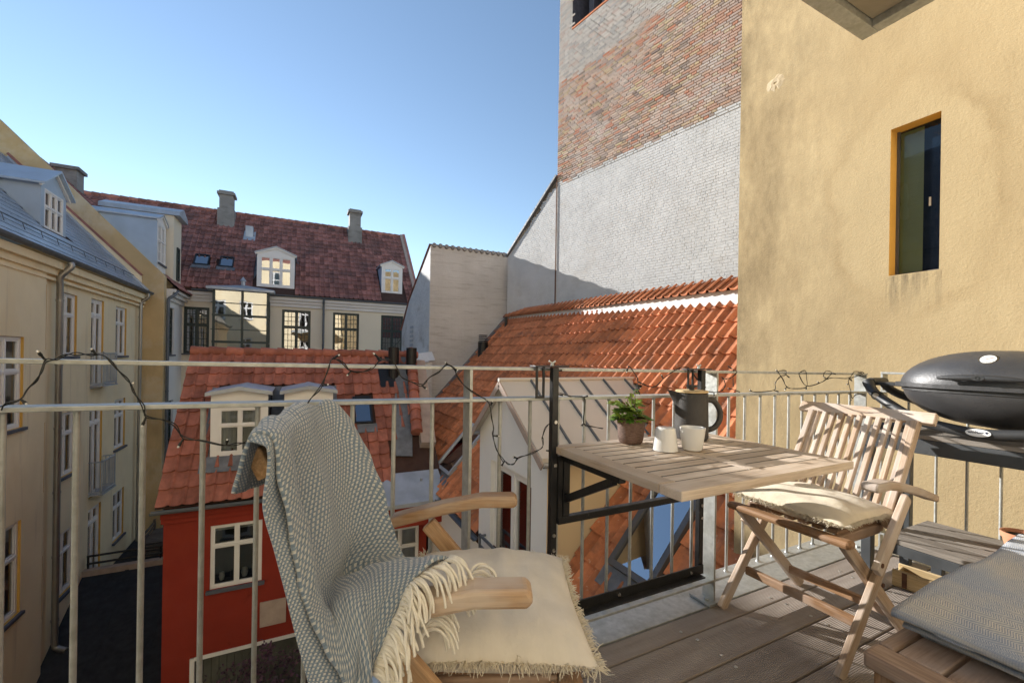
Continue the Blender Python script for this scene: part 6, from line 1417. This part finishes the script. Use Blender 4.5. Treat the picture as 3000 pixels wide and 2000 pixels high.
# ---- small things on the floor and low shelf
BXO = thing('wooden_brick_mould', 'small pale wooden brick mould box with rusty iron straps on the deck', 'box', (2.60, 0.885, 0.0), R(8))
for nm, a in (('long_side', (-0.055, -0.042, -0.12, 0.12)), ('long_side', (0.042, 0.055, -0.12, 0.12)), ('end', (-0.041, 0.041, -0.108, -0.096)), ('end', (-0.041, 0.041, 0.096, 0.108))):
    m = MB(); m.box(a[0], a[1], a[2], a[3], 0.001, 0.078 if nm == 'long_side' else 0.070); m.build(nm, 'box_wood', BXO, bevel=0.004, local=True)
m = MB(); m.box(-0.0415, 0.0415, -0.0955, 0.0955, 0.001, 0.010); m.build('bottom', 'box_wood', BXO, local=True)
for y_ in (-0.075, 0.075): m = MB(); m.box(-0.0575, -0.0552, y_-0.009, y_+0.009, 0.006, 0.074); m.build('strap', 'rust', BXO, local=True)
FP = thing('terracotta_pot', 'plain terracotta flower pot with dark soil on the low shelf', 'pot', (2.615, 0.612, 0.276))
m = MB(); m.lathe([(0.0, 0.0), (0.04, 0.0), (0.055, 0.075), (0.060, 0.076), (0.062, 0.098), (0.057, 0.098), (0.054, 0.08), (0.0, 0.08)], 32); m.build('body', 'terracotta', FP, smooth=True, local=True)
m = MB(); m.lathe([(0.0, 0.086), (0.054, 0.084)], 24); m.build('soil', 'soil', FP, smooth=True, local=True)

# ---- stool with folded blanket
ST = thing('teak_stool', 'low slatted teak stool carrying a folded grey blanket', 'stool', (1.55, 0.25, 0))
sx0, sx1, sy0, sy1, sz = 1.075, 2.0, -0.05, 0.472, 0.445
for nm, a in (('frame_board', (sx0, sx0+0.06, sy0, sy1)), ('frame_board', (sx1-0.06, sx1, sy0, sy1)), ('frame_board', (sx0+0.061, sx1-0.061, sy1-0.03, sy1)), ('frame_board', (sx0+0.061, sx1-0.061, sy0, sy0+0.03))):
    m = MB(); m.box(*a, sz-0.036, sz); m.build(nm, 'teak_dark', ST, bevel=0.008)
for k in range(6):
    w_ = (sy1-sy0-0.064)/6; m = MB(); m.box(sx0+0.062, sx1-0.062, sy0+0.032+k*w_+0.004, sy0+0.032+(k+1)*w_-0.004, sz-0.022, sz-0.002); m.build('slat', 'teak_dark', ST, bevel=0.003)
for x in (sx0+0.04, sx1-0.04):
    for y_ in (sy0+0.04, sy1-0.035): m = MB(); m.box(x-0.022, x+0.022, y_-0.022, y_+0.022, 0, sz-0.037); m.build('leg', 'teak_brown', ST, bevel=0.003)
BK = thing('folded_blanket', 'folded blue grey herringbone wool blanket lying on the teak stool', 'blanket', (1.6, 0.3, sz))
def layer(name, z0, z1, x0, x1, y0, y1, seed, bulge=0.012):   # one folded layer: rounded at the -x edge, top sags a little
    m = MB(); N1, N2 = 46, 40; rows_ = []; uv = []; th = z1-z0
    for j in range(N2+1):
        y_ = lerp(y0, y1, j/N2); row_ = []
        prof = []
        for i in range(N1+1):
            t = i/N1
            if t < 0.36: x = lerp(x1, x0+th/2, t/0.36); z = z1
            elif t < 0.64:
                a = (t-0.36)/0.28*math.pi; x = x0+th/2-math.sin(a)*th/2*1.35; z = (z0+z1)/2+math.cos(a)*th/2
            else: x = lerp(x0+th/2, x1, (t-0.64)/0.36); z = z0
            nz = mnoise.noise(V((x*5+seed, y_*5, z0*30)))*bulge*(1 if z > (z0+z1)/2 else 0.25)
            ed = 0.012*mnoise.noise(V((y_*7, seed*3.1, 0)))
            droop = -0.5*max(0, (abs((y_-(y0+y1)/2)/(y1-y0)*2))-0.86)*th
            row_.append(V((x+ed*(1 if t > 0.3 and t < 0.7 else 0.3), y_+0.008*mnoise.noise(V((x*8, seed, 2))), z+nz+droop+max(0, x-1.26)*0.05*(1 if z0 > sz+0.03 and z > (z0+z1)/2 else 0.2)))); prof.append((i/N1*2*(x1-x0), j/N2*(y1-y0)))
        rows_.append(row_); uv += prof
    m.grid(rows_); o = m.build(name, 'herring', BK, smooth=True, uvs=uv)
    s = o.modifiers.new('thickness', 'SOLIDIFY'); s.thickness = 0.007; s.offset = 1; return o
layer('bottom_fold', sz+0.002, sz+0.012, 1.25, 1.93, -0.03, 0.44, 1, 0.003)
layer('middle_fold', sz+0.020, sz+0.032, 1.21, 1.94, -0.035, 0.452, 2, 0.006)
layer('top_fold', sz+0.044, sz+0.062, 1.185, 1.95, -0.04, 0.462, 3, 0.026)

# ---- string lights
SL = thing('string_lights', 'black string lights wound loosely along the front railing', 'string lights', (1.0, 1.24, 0.95))
z1 = lambda x, y_: (x/5.2275, 1000+y_/5.2275); z2 = lambda x, y_: (x/1.65, 1050+y_/1.65); z4 = lambda x, y_: (450+x/1.568, 1000+y_/1.568)
z5 = lambda x, y_: (1150+x/3.646, 1020+y_/3.646); z6 = lambda x, y_: (1380+x/3.484, 1250+y_/3.484); z7 = lambda x, y_: (1300+x/5.2275, 1050+y_/5.2275); z8 = lambda x, y_: (1200+x/1.96, 1000+y_/1.96); z9 = lambda x, y_: (2050+x/3.618, 1050+y_/3.618)
paths = [
 [z1(0, 1030), z1(100, 960), z1(320, 885), z1(430, 730), z1(560, 590), z1(650, 450), z1(700, 300), z1(850, 275), z1(1000, 215), z1(1180, 190), z1(1380, 210), z1(1560, 212), z1(1690, 310), z1(1800, 430), z1(1950, 580), z1(2020, 680), z1(2060, 800), z2(690, 230), z2(705, 280), z2(790, 300), z2(850, 325), z2(885, 380), z2(980, 400), z2(1080, 420), z2(1140, 413), z2(1200, 395), z4(520, 380), z4(600, 340), z4(690, 305), z4(720, 265), z4(770, 205), z4(800, 130), z4(820, 80), z4(870, 100), z4(905, 135), z4(960, 138), z4(1010, 118), z4(1045, 82), z4(1095, 90), z5(60, 240), z5(90, 300), z5(180, 350), z5(310, 395), z5(350, 370), z5(400, 310), z5(500, 250), z5(580, 175), z5(660, 220), z5(690, 290), z5(770, 400), z5(900, 495), z5(1010, 560), z5(1045, 640), z5(1060, 740), z5(1078, 850), z5(1072, 930), z5(1110, 1080), z5(1180, 1190), z6(345, 355), z6(385, 382), z6(440, 375), z6(480, 317), z6(560, 290), z6(640, 260), z6(730, 205), z6(728, 110), z7(1515, 1200), z7(1560, 1060), z7(1640, 965), z7(1650, 850), z7(1680, 700), z7(1715, 540), z8(860, 300), z8(930, 315), z8(1000, 322), z8(1005, 380), z8(1000, 470), z8(1060, 490), z8(1110, 500)],
 [z7(1715, 540), z7(1700, 430), z7(1740, 250), z7(1750, 130)],
 [z8(1265, 345), z8(1300, 275), z8(1310, 220), z8(1280, 165), z8(1258, 140)],
 [z8(1310, 232), z8(1400, 262), z8(1460, 212), z8(1530, 160), z8(1600, 150), z8(1650, 215), z8(1700, 262), z9(30, 330), z9(150, 357), z9(230, 340), z9(272, 285), z9(262, 225), z9(300, 215), z9(352, 190), z9(395, 140), z9(340, 118)],
 [z9(352, 200), z9(356, 300)], [z9(300, 316), z9(360, 330), z9(425, 357)],
 [z9(535, 340), z9(600, 355), z9(790, 335), z9(800, 260), z9(850, 195), z9(910, 170), z9(912, 130), z9(835, 140), z9(880, 220), z9(925, 300), z9(1000, 315), z9(1130, 300), z9(1132, 200), z9(1120, 128), z9(1060, 150), z9(1062, 195), z9(1130, 292), z9(1270, 260), z9(1340, 215), z9(1400, 152), z9(1345, 128), z9(1310, 180), z9(1345, 215), z9(1400, 206), z9(1580, 206), z9(1640, 142), z9(1740, 155), z9(1590, 215), z9(1580, 270), z9(1600, 340), z9(1615, 420), z9(1650, 385), z9(1700, 375)]]
rnd = random.Random(8)
for pth in paths:
    for lay in range(2):
        pts = [on_y(x, y_, 1.2475-0.004*math.sin(i*1.7)-0.002*lay)+V((rnd.gauss(0, 0.0008), 0, rnd.gauss(0, 0.0008)))+V((0.0016*math.sin(i*2.1+lay*3.14), 0, 0.0022*math.cos(i*2.1+lay*3.14))) for i, (x, y_) in enumerate(pth)]
        m = MB(); m.tube(cat_rom(pts, 4), 0.00135, 6); m.build('wire', 'black_plastic', SL, smooth=True)
bulbs = [(z1(700, 290), z1(560, 135)), (z1(1470, 195), z1(1390, 105)), (z1(320, 888), z1(415, 965)), (z1(2000, 650), z1(2030, 640)), (z2(705, 285), z2(684, 332)), (z2(888, 385), z2(858, 432)), (z2(1095, 417), z2(1099, 388)), (z4(905, 138), z4(888, 157)), (z4(1042, 84), z4(1008, 52)), (z4(820, 80), z4(856, 60)), (z4(772, 205), z4(805, 196)), (z5(310, 395), z5(367, 437)), (z5(590, 170), z5(560, 150)), (z5(650, 215), z5(697, 238)), (z5(1050, 610), z5(1070, 562)), (z5(1072, 932), z5(1142, 937)), (z6(340, 352), z6(303, 412)), (z6(475, 320), z6(422, 303)), (z6(765, 240), z6(800, 245)), (z7(1640, 962), z7(1765, 1002)), (z7(1745, 190), z7(1830, 178)), (z7(1725, 540), z7(1850, 568)), (z8(1000, 320), z8(1030, 310)), (z8(1000, 470), z8(982, 490)), (z8(1258, 142), z8(1240, 190)), (z8(1305, 270), z8(1328, 315)), (z8(1310, 250), z8(1325, 270)), (z8(1455, 212), z8(1445, 190)), (z9(232, 195), z9(262, 225)), (z9(300, 80), z9(345, 112)), (z9(150, 357), z9(152, 410)), (z9(540, 345), z9(530, 330)), (z9(790, 337), z9(845, 355)), (z9(912, 170), z9(960, 210)), (z9(920, 300), z9(898, 340)), (z9(835, 142), z9(775, 95)), (z9(1130, 300), z9(1128, 335)), (z9(1270, 262), z9(1235, 235)), (z9(1340, 215), z9(1292, 170)), (z9(1402, 150), z9(1455, 172)), (z9(1580, 206), z9(1620, 242)), (z9(1578, 270), z9(1525, 282)), (z9(1612, 440), z9(1580, 437)), (z9(1680, 150), z9(1740, 160))]
for (a, b) in bulbs:
    p, q = on_y(*a, 1.245), on_y(*b, 1.238); m = MB(); d_ = (q-p); L = max(0.012, min(0.03, d_.length)); d_.normalize()
    m.tube([p, p+d_*L*0.45, p+d_*L*0.5, p+d_*L*0.8], [0.0022, 0.0024, 0.0034, 0.0032], 8); bo = m.build('bulb_holder', 'black_plastic', SL, smooth=True)
    m = MB(); m.tube([p+d_*L*0.8, p+d_*L*0.95, p+d_*L], [0.0024, 0.0022, 0.0008], 8); m.build('bulb', 'porcelain', bo, smooth=True)
